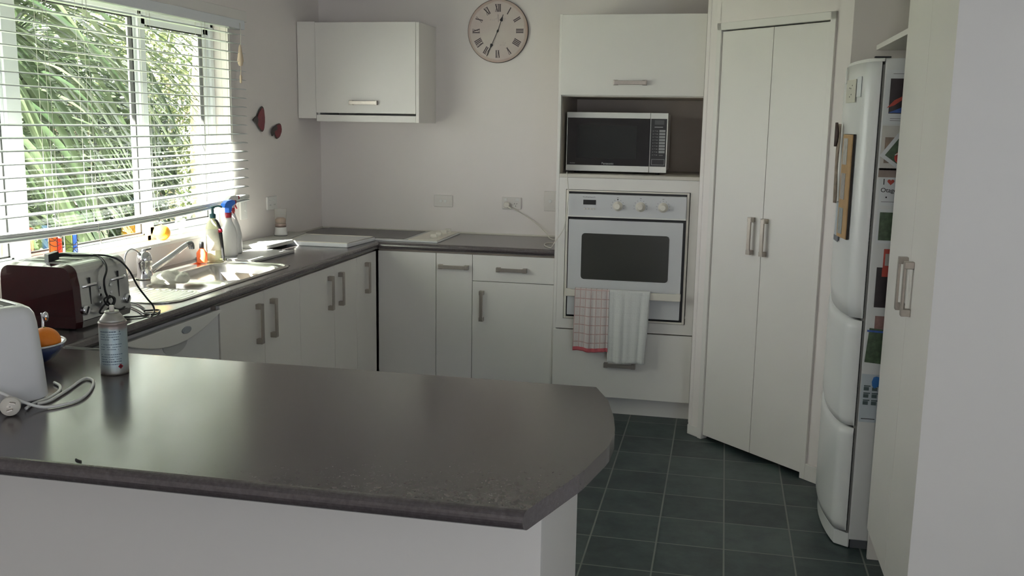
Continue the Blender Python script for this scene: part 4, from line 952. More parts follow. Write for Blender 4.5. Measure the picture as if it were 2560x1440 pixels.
# ------------------------------------------------------------------ toasters, can, bowl
def toaster():
    x0, x1, y0, y1, zb, zt = .235, .510, -3.085, -2.795, .908, 1.108
    t = thing('toaster', 'large four-slice toaster with dark red ends and steel control face', 'toaster', ((x0+x1)/2, (y0+y1)/2, .9003))
    # profile in x,z (front towards +x), swept along y
    def prof(ins, zlo=zb):
        P = [(x0+ins, zlo+ins*0), (x1-.004-ins, zlo)]; r = .035
        P += [(x1-ins, zlo+.02), (x1-.006-ins, zt-r-.03)]
        for i in range(7): a = PI/2*i/6; P.append((x1-.012-r-ins+r*math.cos(a), zt-r-ins+r*math.sin(a)))
        for i in range(7): a = PI/2+PI/2*i/6; P.append((x0+r+ins+r*math.cos(a), zt-r-ins+r*math.sin(a)))
        return P
    b = sub(MB().prism(prof(0), y0+.028, y1-.012, axis='y'), 'steel_body', steel2, t)
    redm = mat('metallic_red', (.034, .003, .005, 1), .14, .3, var=.15, coat=.6)
    for (a, c) in ((y0, y0+.0278), (y1-.0118, y1)):
        mb = MB(); P = prof(.0); Q = prof(.006)
        if a == y0: A, B = Q, P
        else: A, B = P, Q
        n = len(P); vs = [(p[0], a, p[1]) for p in A]+[(p[0], c, p[1]) for p in B]
        mb.add(vs, [tuple(range(n)), tuple(range(n, 2*n))]+[(i, (i+1) % n, n+(i+1) % n, n+i) for i in range(n)])
        sub(mb, 'end_panel', redm, t, bevel=.001)
    for k in range(4):
        yc = y0+.064+k*.0560
        mb = MB(); mb.box(x0+.045, x1-.075, yc-.011, yc+.011, zt-.004, zt+.0008); sub(mb, 'slot', gasket, t)
        mb = MB(); mb.box(x0+.04, x1-.07, yc-.015, yc-.0112, zt-.002, zt+.0015); mb.box(x0+.04, x1-.07, yc+.0112, yc+.015, zt-.002, zt+.0015); sub(mb, 'slot_rim', chrome, t)
    fx = x1-.0035
    for yc in (-3.010, -2.862):
        sub(MB().box(fx-.004, fx+.001, yc-.002, yc+.002, .968, 1.062), 'lever_slot', gasket, t)
        mb = MB(); mb.tube([(fx-.004, yc-.036, 1.036), (fx+.010, yc-.018, 1.040), (fx+.016, yc, 1.042), (fx+.010, yc+.018, 1.042), (fx-.004, yc+.036, 1.040)], .0055, 10)
        sub(mb, 'lever', chrome, t)
    for yc in (-3.045, -2.828):
        mb = MB(); mb.lathe([(.017, 0), (.016, .010), (.013, .013)], (fx, yc, .963), 22, axis='x'); k = sub(mb, 'dial', chrome, t)
        sub(MB().obox((fx+.0135, yc, .963), (0, .5, .86), (1, 0, 0), (0, .86, -.5), .012, .0008, .003), 'pointer', gasket, k)
    for (yc, s) in ((-2.962, 0), (-2.905, 0)):
        for q in range(3):
            mb = MB(); mb.lathe([(.0055, 0), (.005, .003)], (fx, yc, 1.022-q*.024), 12, axis='x'); sub(mb, 'push_button', chrome, t)
    sub(MB().box(fx-.003, x1+.001, y0+.03, y1-.03, .9285, .9305), 'crumb_tray_line', gasket, t)
    for fy in (y0+.04, y1-.04):
        for fxx in (x0+.04, x1-.05): sub(MB().lathe([(.012, 0), (.012, .008)], (fxx, fy, .9003), 12), 'foot', black_m, t)
    # black cord lying over the top, tied in a bundle at the front and looping onto the bench
    z = zt+.004
    mb = MB()
    mb.tube([(.395, -2.985, zt+.020), (.405, -2.965, zt+.014), (.415, -2.935, zt+.010), (.435, -2.905, zt+.007), (.462, -2.895, zt+.004), (.497, -2.915, zt-.012), (.516, -2.935, 1.075), (.519, -2.955, 1.045), (.519, -2.952, 1.01), (.522, -2.945, .985), (.524, -2.955, .972)], .0035, 8)
    mb.tube([(.430, -2.880, zt+.006), (.470, -2.865, zt+.003), (.504, -2.845, zt-.014), (.524, -2.822, 1.055), (.534, -2.795, 1.0), (.546, -2.765, .955), (.556, -2.745, .925), (.566, -2.755, .906), (.580, -2.795, .9045), (.588, -2.775, .9045), (.560, -2.715, .9045), (.520, -2.735, .9045), (.49, -2.70, .9045), (.42, -2.635, .9045), (.38, -2.625, .9045), (.37, -2.665, .9045), (.43, -2.690, .9045), (.500, -2.745, .9045), (.548, -2.79, .906), (.575, -2.80, .9045), (.55, -2.84, .9045), (.50, -2.86, .9045), (.46, -2.84, .906)], .0032, 8)
    mb.tube([(.524, -2.955, .972), (.529, -2.985, .962), (.529, -3.0, .948), (.527, -2.975, .942), (.528, -2.945, .955), (.530, -2.925, .972), (.529, -2.935, .988), (.527, -2.955, .980), (.529, -2.94, .960), (.529, -2.915, .944), (.527, -2.885, .938), (.524, -2.86, .940)], .0033, 8)
    mb.tube([(.524, -2.95, .99), (.530, -2.975, .985), (.530, -2.96, .965), (.530, -2.93, .96), (.530, -2.92, .98), (.524, -2.94, .992)], .0033, 8)
    c = sub(mb, 'power_cord', black_m, t)
    mb = MB(); mb.obox((.380, -3.018, zt+.016), (.3, .7, .15), (.7, -.3, 0), (0, 0, 1), .018, .013, .013); mb.tube([(.384, -3.01, zt+.018), (.398, -2.98, zt+.018), (.408, -2.955, zt+.012)], lambda u: .008-.004*u, 8)
    sub(mb, 'plug', black_m, c, bevel=.003)
    # white toaster in the foreground, turned
    ang = math.atan2(.42, -.9)+PI      # local +x points to the visible end
    t = thing('toaster', 'white two-slice toaster cut off by the left edge of the picture', 'toaster', (.757, -3.766, .9003), math.atan2(-.42, .9))
    W, Ln, H = .185, .30, .228
    def ring(z, ins, r=.045):
        P = []
        hx, hy = Ln/2-ins, W/2-ins*.9
        for (ax, ay, a0) in ((hx-r, hy-r, 0), (-hx+r, hy-r, PI/2), (-hx+r, -hy+r, PI), (hx-r, -hy+r, 1.5*PI)):
            for k in range(9): a = a0+PI/2*k/8; P.append((ax+r*math.cos(a), ay+r*math.sin(a), z))
        return P
    rings = [ring(.006, .004), ring(.012, 0), ring(.10, .005), ring(.185, .011), ring(.208, .015), ring(.220, .022), ring(.227, .034), ring(H, .048)]
    vs = [p for R_ in rings for p in R_]; n = 36; fs = []
    for i in range(len(rings)-1):
        for k in range(n): fs.append((i*n+k, i*n+(k+1) % n, (i+1)*n+(k+1) % n, (i+1)*n+k))
    fs += [tuple(reversed(range(n))), tuple((len(rings)-1)*n+k for k in range(n))]
    body = MB().add(vs, fs, 0, True).build('shell', white_en, t, local=True)
    mb = MB(); 
    for s in (-1, 1): mb.box(-.10, .085, s*.028-.013, s*.028+.013, H-.02, H+.0006)
    mb.build('slot', gasket, t, local=True)
    mb = MB()
    for s in (-1, 1):
        for e in (-1, 1): mb.box(-.105, .09, s*.028+e*.014-.001, s*.028+e*.014+.001, H-.002, H+.002)
    mb.build('slot_rim', chrome, t, local=True, bevel=.0005)
    MB().box(Ln/2-.012, Ln/2-.004, -.062, -.02, .064, .068).build('lever_slot', gasket, t, local=True)
    MB().lathe([(.003, 0), (.003, .003)], (Ln/2-.020, .030, .190), 10, axis='x').build('screw', gasket, t, local=True)
    MB().box(-Ln/2+.02, Ln/2-.02, -W/2+.02, W/2-.02, 0, .007).build('base', mat('grey_base', (.5, .5, .5, 1), .5), t, local=True)
    # its cord and plug (world coordinates -> own frame)
    M = (Matrix.Translation((.757, -3.766, .9003)) @ Matrix.Rotation(math.atan2(-.42, .9), 4, 'Z')).inverted()
    def loc(mb): mb.v = [tuple(M @ Vector(v)) for v in mb.v]; return mb
    mb = MB(); z = .9045
    mb.tube([(.80, -3.90, .985), (.865, -3.885, .965), (.905, -3.86, .935), (.955, -3.83, .908), (.985, -3.795, z), (.995, -3.745, z), (.975, -3.68, z), (.93, -3.60, z), (.893, -3.572, z), (.892, -3.60, z), (.91, -3.66, z), (.925, -3.72, z), (.935, -3.775, z), (.925, -3.80, z)], .0037, 8)
    mb.tube([(.84, -3.63, z), (.875, -3.655, z), (.905, -3.70, z), (.918, -3.755, z), (.915, -3.80, z), (.93, -3.845, z+.002)], .0037, 8)
    c = loc(mb).build('power_cord', white_pl, t, local=True)
    mb = MB(); P = Vector((.928, -3.892, .9235)); d = Vector((.52, -.78, .10)).normalized(); r = .021
    s1 = d.orthogonal().normalized(); s2 = d.cross(s1); vs = []; fs = []; n = 24; pr = [(0, 0.001), (0, r*.97), (-.002, r), (-.018, r), (-.022, r*.8), (-.040, r*.72), (-.046, r*.4), (-.047, .001)]
    for h_, rr in pr:
        for k in range(n): a = 2*PI*k/n; vs.append(P+d*h_+s1*rr*math.cos(a)+s2*rr*math.sin(a))
    for i in range(len(pr)-1):
        for k in range(n): fs.append((i*n+k, i*n+(k+1) % n, (i+1)*n+(k+1) % n, (i+1)*n+k))
    mb.add(vs, fs, 0, True); pl = loc(mb).build('plug', cream_pl, c, local=True)
    mb = MB(); up = Vector((0, 0, 1)); sd_ = d.cross(up).normalized(); u2 = sd_.cross(d)
    mb.obox(P+d*.006+u2*.009-sd_*.006, (sd_+u2*.25), d, (u2-sd_*.25), .006, .008, .0012); mb.obox(P+d*.006-u2*.007, (sd_+u2*-.3), d, (u2+sd_*.3), .006, .008, .0012)
    # (kept as its own small part)
    loc(mb).build('plug_pins', nickel, c, local=True)

def can_bowl():
    x, y, z = .916, -3.490, .9003
    t = thing('spray_can', 'worn silver-grey aerosol can without lid on the peninsula', 'spray can', (x, y, z))
    m = bpy.data.materials.new('worn_can'); m.use_nodes = True; nt = m.node_tree; b = nt.nodes['Principled BSDF']; L = nt.links
    b.inputs['Roughness'].default_value = .4; b.inputs['Metallic'].default_value = .45
    tc = nt.nodes.new('ShaderNodeTexCoord'); n = nt.nodes.new('ShaderNodeTexNoise'); n.inputs['Scale'].default_value = 22; n.inputs['Detail'].default_value = 6; L.new(tc.outputs['Object'], n.inputs['Vector'])
    sp = nt.nodes.new('ShaderNodeSeparateXYZ'); L.new(tc.outputs['Object'], sp.inputs[0])
    a = nt.nodes.new('ShaderNodeMath'); a.operation = 'MULTIPLY_ADD'; a.inputs[1].default_value = .030; L.new(n.outputs['Fac'], a.inputs[0]); L.new(sp.outputs[2], a.inputs[2])
    cr = nt.nodes.new('ShaderNodeValToRGB'); e = cr.color_ramp.elements; e[0].position = .016; e[0].color = (.13, .10, .08, 1); e[1].position = .16; e[1].color = (.30, .25, .23, 1)
    for p_, c_ in ((.030, (.32, .33, .31, 1)), (.045, (.38, .46, .48, 1)), (.135, (.36, .44, .46, 1)), (.142, (.30, .25, .23, 1))): q = e.new(p_); q.color = c_
    L.new(a.outputs[0], cr.inputs[0]); L.new(cr.outputs[0], b.inputs['Base Color'])
    sub(MB().lathe([(.034, 0), (.0355, .003), (.035, .006), (.035, .128), (.0345, .132), (.036, .135), (.036, .138), (.0345, .140)], (x, y, z), 36), 'can_body', m, t)
    sm_ = mat('dull_tin', (.42, .41, .38, 1), .45, .7, var=.25, scale=40)
    sub(MB().lathe([(.0335, .1385), (.030, .146), (.024, .155), (.018, .162)], (x, y, z), 32), 'dome', sm_, t)
    sub(MB().lathe([(.0175, .1615), (.0185, .164), (.0175, .167), (.012, .166)], (x, y, z), 28), 'valve_ring', sm_, t)
    sub(MB().lathe([(.0062, .164), (.0062, .179), (.0055, .181)], (x, y, z), 14), 'nozzle', cream_pl, t)
    ink = mat('can_ink', (.09, .12, .16, 1), .6); r = random.Random(12); mb = MB()
    cam_a = math.atan2(-5.69-y, 2.46-x)
    for row in range(15):
        zz = z+.122-row*.0066
        if row in (0, 5, 9): continue
        aa = cam_a-1.0
        while aa < cam_a+.55-.25*r.random():
            w_ = r.uniform(.04, .16)
            if r.random() < .85:
                k = max(2, int(w_/.04)); vs = []
                for i in range(k+1):
                    q = aa+w_*i/k
                    for hh in (0, .0016+.001*(row % 4 == 1)): vs.append((x+.0354*math.cos(q), y+.0354*math.sin(q), zz+hh))
                mb.add(vs, [(2*i, 2*i+2, 2*i+3, 2*i+1) for i in range(k)])
            aa += w_+.03
    sub(mb, 'printed_lines', ink, t, solid=.0002)
    q = cam_a+.42; cx, cy = x+.0357*math.cos(q), y+.0357*math.sin(q); tx = Vector((-math.sin(q), math.cos(q), 0)); mb = MB(); nn = Vector((math.cos(q), math.sin(q), 0))
    mb.obox((cx, cy, z+.024), tx+Vector((0, 0, 1)), nn, Vector((0, 0, 1))-tx, .0048, .0004, .0048); sub(mb, 'warning_diamond', red_pl, t)
    mb = MB(); mb.obox(Vector((cx, cy, z+.024))+nn*.0004, tx, nn, (0, 0, 1), .0016, .0003, .003); sub(mb, 'flame_mark', black_m, t)
    # fruit bowl
    x, y, z = .640, -3.475, .9003
    t = thing('fruit_bowl', 'blue bowl with white rim holding an orange behind the white toaster', 'bowl', (x, y, z))
    mb = MB(); mb.lathe([(.036, 0), (.040, .003), (.066, .016), (.086, .036), (.098, .060), (.095, .060), (.083, .038), (.062, .020), (.03, .010)], (x, y, z), 44)
    sub(mb, 'bowl_body', mat('blue_glaze', (.025, .04, .11, 1), .15, coat=.4), t)
    mb = MB(); mb.tube([(x+.0965*math.cos(2*PI*k/40), y+.0965*math.sin(2*PI*k/40), z+.0605) for k in range(41)], .0026, 8, sub=1); sub(mb, 'rim', white_en, t)
    def fruit(x, y, z, r, label, m):
        t = thing('orange_fruit', label, 'fruit', (x, y, z))
        sub(MB().lathe([(max(.001, r*math.sin(PI*i/18)), r*.96*(1-math.cos(PI*i/18))) for i in range(19)], (x, y, z), 30), 'skin', m, t)
        sub(MB().lathe([(.0035, 0), (.003, .002)], (x, y, z+r*1.92-.0005), 10), 'stem_scar', mat('scar', (.3, .28, .1, 1), .8), t)
    om = mat('orange_skin', (.80, .22, .012, 1), .42, var=.12, scale=12, bump=.6, bscale=300)
    fruit(.688, -3.462, .926, .0400, 'deep orange fruit on top in the blue bowl', om)
    t = thing('garlic_packet', 'small crumpled off-white paper packet in the blue bowl', 'packet', (.70, -3.525, .93))
    mb = MB(); mb.obox((.695, -3.520, .957), (.8, .5, .1), (-.5, .8, .2), (0, -.2, 1), .019, .014, .020); sub(mb, 'wrapper', mat('grey_paper', (.52, .53, .50, 1), .8, var=.2, scale=60), t, bevel=.004)
    t = thing('teaspoon', 'chrome spoon end sticking up from the bowl beside the orange', 'spoon', (.60, -3.44, .925))
    mb = MB(); mb.tube([(.640, -3.450, .925), (.644, -3.415, .98), (.642, -3.408, 1.030)], lambda u: .0025+.002*u, 8); sub(mb, 'stem', chrome, t)
    mb = MB(); mb.lathe([(.001, -.014), (.006, -.010), (.008, 0), (.006, .010), (.001, .014)], (.652, -3.408, 1.020), 14); sub(mb, 'end_loop', chrome, t)
toaster(); can_bowl()
tag(MB().tube([(1.245, -4.098, .9012), (1.252, -4.103, .9016), (1.262, -4.106, .9012)], .0022, 6).build('crumb', gasket), 'tiny dark crumb near the front edge of the peninsula', 'crumb')

# ------------------------------------------------------------------ towels over the oven handle
def cloth_mat(name, base, line, s, red_hem=False, hem_z=None):
    m = bpy.data.materials.new(name); m.use_nodes = True; nt = m.node_tree; b = nt.nodes['Principled BSDF']; L = nt.links; b.inputs['Roughness'].default_value = .95
    uv = nt.nodes.new('ShaderNodeUVMap'); sp = nt.nodes.new('ShaderNodeSeparateXYZ'); L.new(uv.outputs[0], sp.inputs[0])
    def M(op, a, bb=None):
        n = nt.nodes.new('ShaderNodeMath'); n.operation = op
        for i, v in enumerate((a, bb)):
            if v is None: continue
            if isinstance(v, (int, float)): n.inputs[i].default_value = v
            else: L.new(v, n.inputs[i])
        return n.outputs[0]
    def ln(v, k, w): fr = M('FRACT', M('MULTIPLY', v, k)); return M('LESS_THAN', fr, w)
    g = M('MAXIMUM', ln(sp.outputs[0], s[0], .13), ln(sp.outputs[1], s[1], .11))
    mx = nt.nodes.new('ShaderNodeMix'); mx.data_type = 'RGBA'; L.new(g, mx.inputs[0]); mx.inputs[6].default_value = base; mx.inputs[7].default_value = line
    out = mx.outputs[2]
    if red_hem:
        h = M('LESS_THAN', sp.outputs[1], .035); m2 = nt.nodes.new('ShaderNodeMix'); m2.data_type = 'RGBA'; L.new(h, m2.inputs[0]); L.new(out, m2.inputs[6]); m2.inputs[7].default_value = (.60, .13, .15, 1); out = m2.outputs[2]
    L.new(out, b.inputs['Base Color'])
    tc = nt.nodes.new('ShaderNodeTexCoord'); n = nt.nodes.new('ShaderNodeTexNoise'); n.inputs['Scale'].default_value = 180; L.new(tc.outputs['Object'], n.inputs['Vector']); bp = nt.nodes.new('ShaderNodeBump'); bp.inputs['Strength'].default_value = .6; bp.inputs['Distance'].default_value = .002; L.new(n.outputs['Fac'], bp.inputs['Height']); L.new(bp.outputs['Normal'], b.inputs['Normal'])
    return m
def towel(name, label, xa, xb, xa2, xb2, zbot_front, zbot_back, m, ph, amp=.006, yf=-.674):
    # sheet: from back bottom, up, over the bar (bar y -.668..-.652, top .702), down to front bottom
    yb = -.645; zt = .7055; nu, nv = 40, 60
    Lf = zt-zbot_front; Lb = zt-zbot_back; tot = Lf+Lb+.03
    vs = []; uvs = []
    for i in range(nu+1):
        u = i/nu
        for j in range(nv+1):
            s = tot*j/nv
            if s < Lf: z = zbot_front+s; y = yf; k = 1-s/Lf; side = 1
            elif s < Lf+.03: a = (s-Lf)/.03*PI; y = (yf+yb)/2-(yb-yf)/2*math.cos(a); z = zt+.006*math.sin(a); k = 0; side = 0
            else: z = zt-(s-Lf-.03); y = yb; k = (s-Lf-.03)/Lb*.6; side = -1
            x = (xa+(xb-xa)*u)*(1-k)+(xa2+(xb2-xa2)*u)*k
            wv = amp*(.25+k)*(math.sin(u*9+ph)+.5*math.sin(u*21+ph*2))
            y += -abs(wv)*1.2-.004*k if side >= 0 else 0
            z += .004*math.sin(u*7+ph)*k
            vs.append((x, y, z)); uvs.append((u, s/tot))
    fs = [(i*(nv+1)+j, (i+1)*(nv+1)+j, (i+1)*(nv+1)+j+1, i*(nv+1)+j+1) for i in range(nu) for j in range(nv)]
    me = bpy.data.meshes.new(name); me.from_pydata(vs, [], fs); me.materials.append(m); me.update()
    uvl = me.uv_layers.new(name='UVMap')
    for p in me.polygons:
        p.use_smooth = True
        for li in p.loop_indices: uvl.data[li].uv = uvs[me.loops[li].vertex_index]
    o = bpy.data.objects.new(name, me); C.objects.link(o); md = o.modifiers.new('t', 'SOLIDIFY'); md.thickness = .002; md.offset = 0
    tag(o, label, 'tea towel'); return o
pinkm = cloth_mat('pink_check', (.66, .60, .58, 1), (.52, .36, .34, 1), (6.5, 13.), True)
whitem = cloth_mat('white_weave', (.72, .72, .70, 1), (.70, .70, .68, 1), (9, 20.))
towel('tea_towel', 'pink and white checked tea towel with red hem on the oven handle', 1.722, 1.905, 1.718, 1.905, .372, .455, pinkm, 1.0)
towel('tea_towel', 'plain white tea towel hanging right of the checked one', 1.900, 2.118, 1.905, 2.100, .320, .45, whitem, 2.3, amp=.008)
def towel_corner():
    # the back layer of the checked towel, peeping out on the left
    pass

# ------------------------------------------------------------------ fridge and what is stuck on it
def fridge():
    y0, y1 = -2.05, -1.455
    t = thing('fridge', 'tall white fridge with curved doors standing in the alcove', 'fridge', (3.25, -1.75, 0))
    sub(MB().box(2.992, 3.62, y0, y1, .035, 1.812), 'body', fridge_m, t, bevel=.004)
    def px(u):   # door front, u 0 (near) .. 1 (far)
        y = y0+(y1-y0)*u; b = 2.942-.042*math.sin(PI*min(max(u, 0), 1))**.7; r = .035
        d = min(u, 1-u)*(y1-y0)
        if d < r: k = 1-d/r; b = b+(2.978-b)*(1-math.sqrt(max(0, 1-k*k)))
        return b, y
    def slab(za, zb_, sa, sb, name, top=False):
        n = 40; nz = 14; vs = []; fs = []
        us = [.5-.5*math.cos(PI*i/n) for i in range(n+1)]
        for i, u in enumerate(us):
            x, y = px(u); z0 = za+sa*(u**3); z1 = zb_+sb*(u**3)
            for j in range(nz+1):
                v = j/nz; e = min(v, 1-v)*(z1-z0); q = 0
                if e < .008: q = (.008-e)*.8
                vs.append((x+q, y, z0+(z1-z0)*v))
            vs.append((2.981, y, z1)); vs.append((2.981, y, z0))
        m = nz+3
        for i in range(n):
            for j in range(m): a = i*m+j; b = i*m+(j+1) % m; fs.append((a, b, b+m, a+m))
        fs.append(tuple(range(m))); fs.append(tuple(n*m+k for k in range(m)))
        return sub(MB().add(vs, fs, 0, True), name, fridge_m, t)
    slab(.888, 1.800, .055, 0., 'upper_door'); slab(.482, .878, .055, .055, 'freezer_door'); slab(.070, .472, 0, .055, 'freezer_drawer')
    mb = MB(); mb.box(2.9812, 2.9918, y0+.004, y1-.004, .06, 1.79); sub(mb, 'door_seal', mat('seal_grey', (.22, .22, .21, 1), .6), t)
    mb = MB()
    n = 20
    P = [px(i/n) for i in range(n+1)]; poly = [(x+.012, y) for x, y in P]+[(2.995, y1), (2.995, y0)]
    mb.prism(poly, .004, .060); sub(mb, 'plinth', fridge_m, t, bevel=.003)
    sub(MB().box(3.0, 3.6, y0+.01, y1-.01, 0.0, .034), 'base_shadow_gap', mat('dark_grey', (.12, .13, .14, 1), .5), t)
    P = [px(i/n) for i in range(n+1)]; poly = [(x+.010, y) for x, y in P]+[(2.990, y1), (2.990, y0)]
    mb = MB(); mb.prism(poly, 1.8005, 1.812); sub(mb, 'top_cap', white_pl, t, bevel=.003)
    sub(MB().box(2.955, 3.01, y0+.001, y0+.022, 1.8125, 1.818), 'hinge', black_m, t, bevel=.002)
    # shelf above
    s = thing('alcove_shelf', 'plain white shelf fixed across the alcove above the fridge', 'shelf', (3.35, -1.75, 1.885))
    sub(MB().box(3.048, 3.66, -2.105, -1.388, 1.888, 1.908), 'board', cab_m, s, bevel=.001)
    # things stuck on the side facing the camera
    yq = -2.0506
    def sheet(x0, x1, z0, z1, m, name, label, cat, rot=0., k=0, th=.0006):
        xc, zc = (x0+x1)/2, (z0+z1)/2; t = thing(name, label, cat, (xc, yq-.0006*k, zc)); c, s_ = math.cos(rot), math.sin(rot)
        sub(MB().obox((xc, yq-.0012*k-.0005, zc), (c, 0, s_), (0, 1, 0), (-s_, 0, c), (x1-x0)/2, th/2, (z1-z0)/2), 'sheet', m, t); return t
    def patch(t, x0, x1, z0, z1, m, name, k, rot=0.):
        xc, zc = (x0+x1)/2, (z0+z1)/2; c, s_ = math.cos(rot), math.sin(rot)
        return sub(MB().obox((xc, yq-.0012*k-.0010, zc), (c, 0, s_), (0, 1, 0), (-s_, 0, c), (x1-x0)/2, .0003, (z1-z0)/2), name, m, t)
    dk = mat('photo_dark', (.020, .012, .014, 1), .35, var=.8, scale=40); bl = mat('photo_blue', (.05, .12, .42, 1), .4, var=.6, scale=50); rd = mat('photo_red', (.45, .06, .04, 1), .4, var=.4, scale=50)
    gn = mat('photo_green', (.06, .10, .05, 1), .4, var=.9, scale=60); br = mat('photo_brown', (.22, .16, .12, 1), .4, var=.6, scale=45); ink = mat('ink_black', (.02, .02, .02, 1), .6)
    t1 = sheet(2.998, 3.15, 1.585, 1.772, paper_m, 'calendar_sheet', 'printed picture calendar page at the top of the fridge side', 'calendar')
    patch(t1, 3.013, 3.15, 1.622, 1.742, dk, 'photograph', 1)
    off = Vector(WORLD[t1.name]); 
    mb = MB(); mb.prism([(3.013, 1.625), (3.06, 1.645), (3.15, 1.665), (3.15, 1.625)], yq-.0035, yq-.0030, axis='y'); sub(mb, 'blue_shape', bl, t1)
    mb = MB(); mb.prism([(3.006, 1.641), (3.03, 1.650), (3.060, 1.672), (3.062, 1.685), (3.03, 1.668)], yq-.0042, yq-.0037, axis='y'); sub(mb, 'red_shape', rd, t1)
    mb = MB()
    for zz in (1.604, 1.597, 1.778-.02): mb.box(3.02, 3.10, yq-.0024, yq-.0020, zz, zz+.0012)
    sub(mb, 'printed_lines', ink, t1)
    t2 = sheet(2.998, 3.15, 1.425, 1.580, mat('pale_card', (.60, .58, .54, 1), .6, var=.15, scale=20), 'note_sheet', 'pale card tucked behind the tilted photo on the fridge', 'note')
    patch(t2, 3.01, 3.04, 1.45, 1.54, br, 'faded_picture', 1)
    t3 = sheet(3.020, 3.150, 1.425, 1.555, paper_m, 'photo_print', 'white-bordered photo stuck at an angle on the fridge side', 'photo', rot=.95, k=3)
    patch(t3, 3.033, 3.137, 1.438, 1.542, gn, 'picture', 4, rot=.95)
    mb = MB(); mb.lathe([(.022, 0), (.020, .0012)], (3.066, yq-.0070, 1.470), 18, axis='y'); sub(mb, 'red_figure', mat('red_print', (.50, .05, .04, 1), .4, var=.3), t3)
    mb = MB(); mb.tube([(3.045, yq-.0085, 1.478), (3.06, yq-.0085, 1.485), (3.085, yq-.0085, 1.482)], .002, 6); mb.tube([(3.058, yq-.0085, 1.460), (3.066, yq-.0085, 1.447), (3.075, yq-.0085, 1.460)], .002, 6); sub(mb, 'white_marks', white_pl, t3)
    t4 = sheet(2.996, 3.12, 1.400, 1.432, mat('muted_card', (.30, .24, .21, 1), .6, var=.4), 'note_sheet', 'narrow brownish card below the tilted photo', 'note')
    t5 = sheet(3.004, 3.13, 1.300, 1.400, paper_m, 'souvenir_card', 'white card reading I love Otago with a red heart', 'card')
    se = lettering('I', .030, (3.017, yq-.0016, 1.383), (1, 0, 0), (0, 0, 1), ink, t5)
    lettering('Otago', .022, (3.036, yq-.0016, 1.354), (1, 0, 0), (0, 0, 1), ink, t5)
    pts = []
    for k in range(28):
        a = 2*PI*k/28; hx = 16*math.sin(a)**3; hz = 13*math.cos(a)-5*math.cos(2*a)-2*math.cos(3*a)-math.cos(4*a); pts.append((3.040+hx*.00072, 1.384+hz*.00072))
    mb = MB(); mb.prism(pts, yq-.0022, yq-.0014, axis='y'); sub(mb, 'heart', rd, t5)
    mb = MB(); mb.box(3.012, 3.06, yq-.0018, yq-.0012, 1.313, 1.3142); mb.box(3.026, 3.031, yq-.0018, yq-.0012, 1.327, 1.332); sub(mb, 'printed_lines', ink, t5)
    t6 = sheet(3.004, 3.13, 1.165, 1.288, paper_m, 'photo_print', 'square garden photo with white border below the heart card', 'photo')
    patch(t6, 3.012, 3.13, 1.176, 1.276, gn, 'picture', 1)
    t7 = sheet(3.036, 3.15, 1.075, 1.145, rd, 'postcard', 'red-edged postcard half hidden by the tall cabinet', 'postcard')
    patch(t7, 3.042, 3.15, 1.085, 1.128, mat('grey_print', (.45, .42, .38, 1), .5), 'picture', 1)
    t8 = sheet(3.016, 3.15, .932, 1.078, dk, 'photo_print', 'tall dark photo in the middle of the fridge side', 'photo', k=2)
    patch(t8, 3.034, 3.15, 1.045, 1.078, rd, 'red_shape', 3)
    t9 = sheet(3.024, 3.15, .845, .900, mat('rose_print', (.30, .17, .15, 1), .5, var=.6, scale=50), 'postcard', 'small pinkish-brown picture low on the fridge side', 'postcard')
    t10 = sheet(3.003, 3.14, .722, .850, gn, 'photo_print', 'dark green photo tilted near the seam of the freezer', 'photo', rot=-.07, k=2)
    patch(t10, 3.000, 3.14, .838, .845, bl, 'blue_strip', 3, rot=-.04)
    pb = mat('poster_paper', (.52, .58, .62, 1), .6, var=.08)
    t11 = sheet(2.9945, 3.13, .500, .682, pb, 'leaflet', 'pale blue leaflet with a grid of small boxes, lowest on the fridge', 'leaflet', k=1)
    mb = MB()
    for r_ in range(3):
        for c_ in range(4):
            x_ = 3.004+c_*.029; z_ = .640-r_*.027
            mb.box(x_, x_+.023, yq-.0042, yq-.0036, z_-.004, z_); mb.box(x_, x_+.018, yq-.0042, yq-.0036, z_-.019, z_-.006)
    sub(mb, 'box_grid', mat('slate_print', (.08, .12, .12, 1), .6), t11)
    mb = MB(); mb.prism([(3.030, .655), (3.035, .672), (3.045, .676), (3.06, .672), (3.055, .640), (3.04, .630), (3.032, .64)], yq-.0050, yq-.0043, axis='y'); sub(mb, 'blue_figure', mat('bright_blue', (.03, .17, .50, 1), .5), t11)
    mb = MB(); mb.box(3.002, 3.05, yq-.0036, yq-.0030, .512, .5145); sub(mb, 'printed_lines', ink, t11)
    # things on the front doors
    def fx(y):
        u = (y-y0)/(y1-y0); return px(u)[0]
    def front(name, label, cat, ya, yb, z0, z1, m, th=.006, pl='panel'):
        yc = (ya+yb)/2; xa, xb = fx(ya), fx(yb); d = Vector((xb-xa, yb-ya, 0)).normalized(); n_ = Vector((-abs(d.y), d.x*math.copysign(1, d.y), 0)); c = Vector(((xa+xb)/2, yc, (z0+z1)/2)); c.x = fx(yc)
        t = thing(name, label, cat, tuple(c)); sub(MB().obox(c+n_*(th/2+.0012), d, n_, (0, 0, 1), abs(yb-ya)/2, th/2, (z1-z0)/2), pl, m, t, bevel=.0008); return t, c, d, n_
    card = mat('cream_card', (.62, .60, .52, 1), .6, var=.05)
    t, c, d, n_ = front('thermometer_card', 'cream square card held high on the fridge door', 'card', -1.95, -1.81, 1.662, 1.745, card, .003)
    mb = MB()
    for (a, b_) in ((-.02, .02), (.0, .01), (.02, .012), (-.01, -.012), (.012, -.02)): mb.obox(c+d*a+Vector((0, 0, b_))+n_*.0046, d, n_, (0, 0, 1), .0022, .0004, .0022)
    sub(mb, 'printed_dots', ink, t)
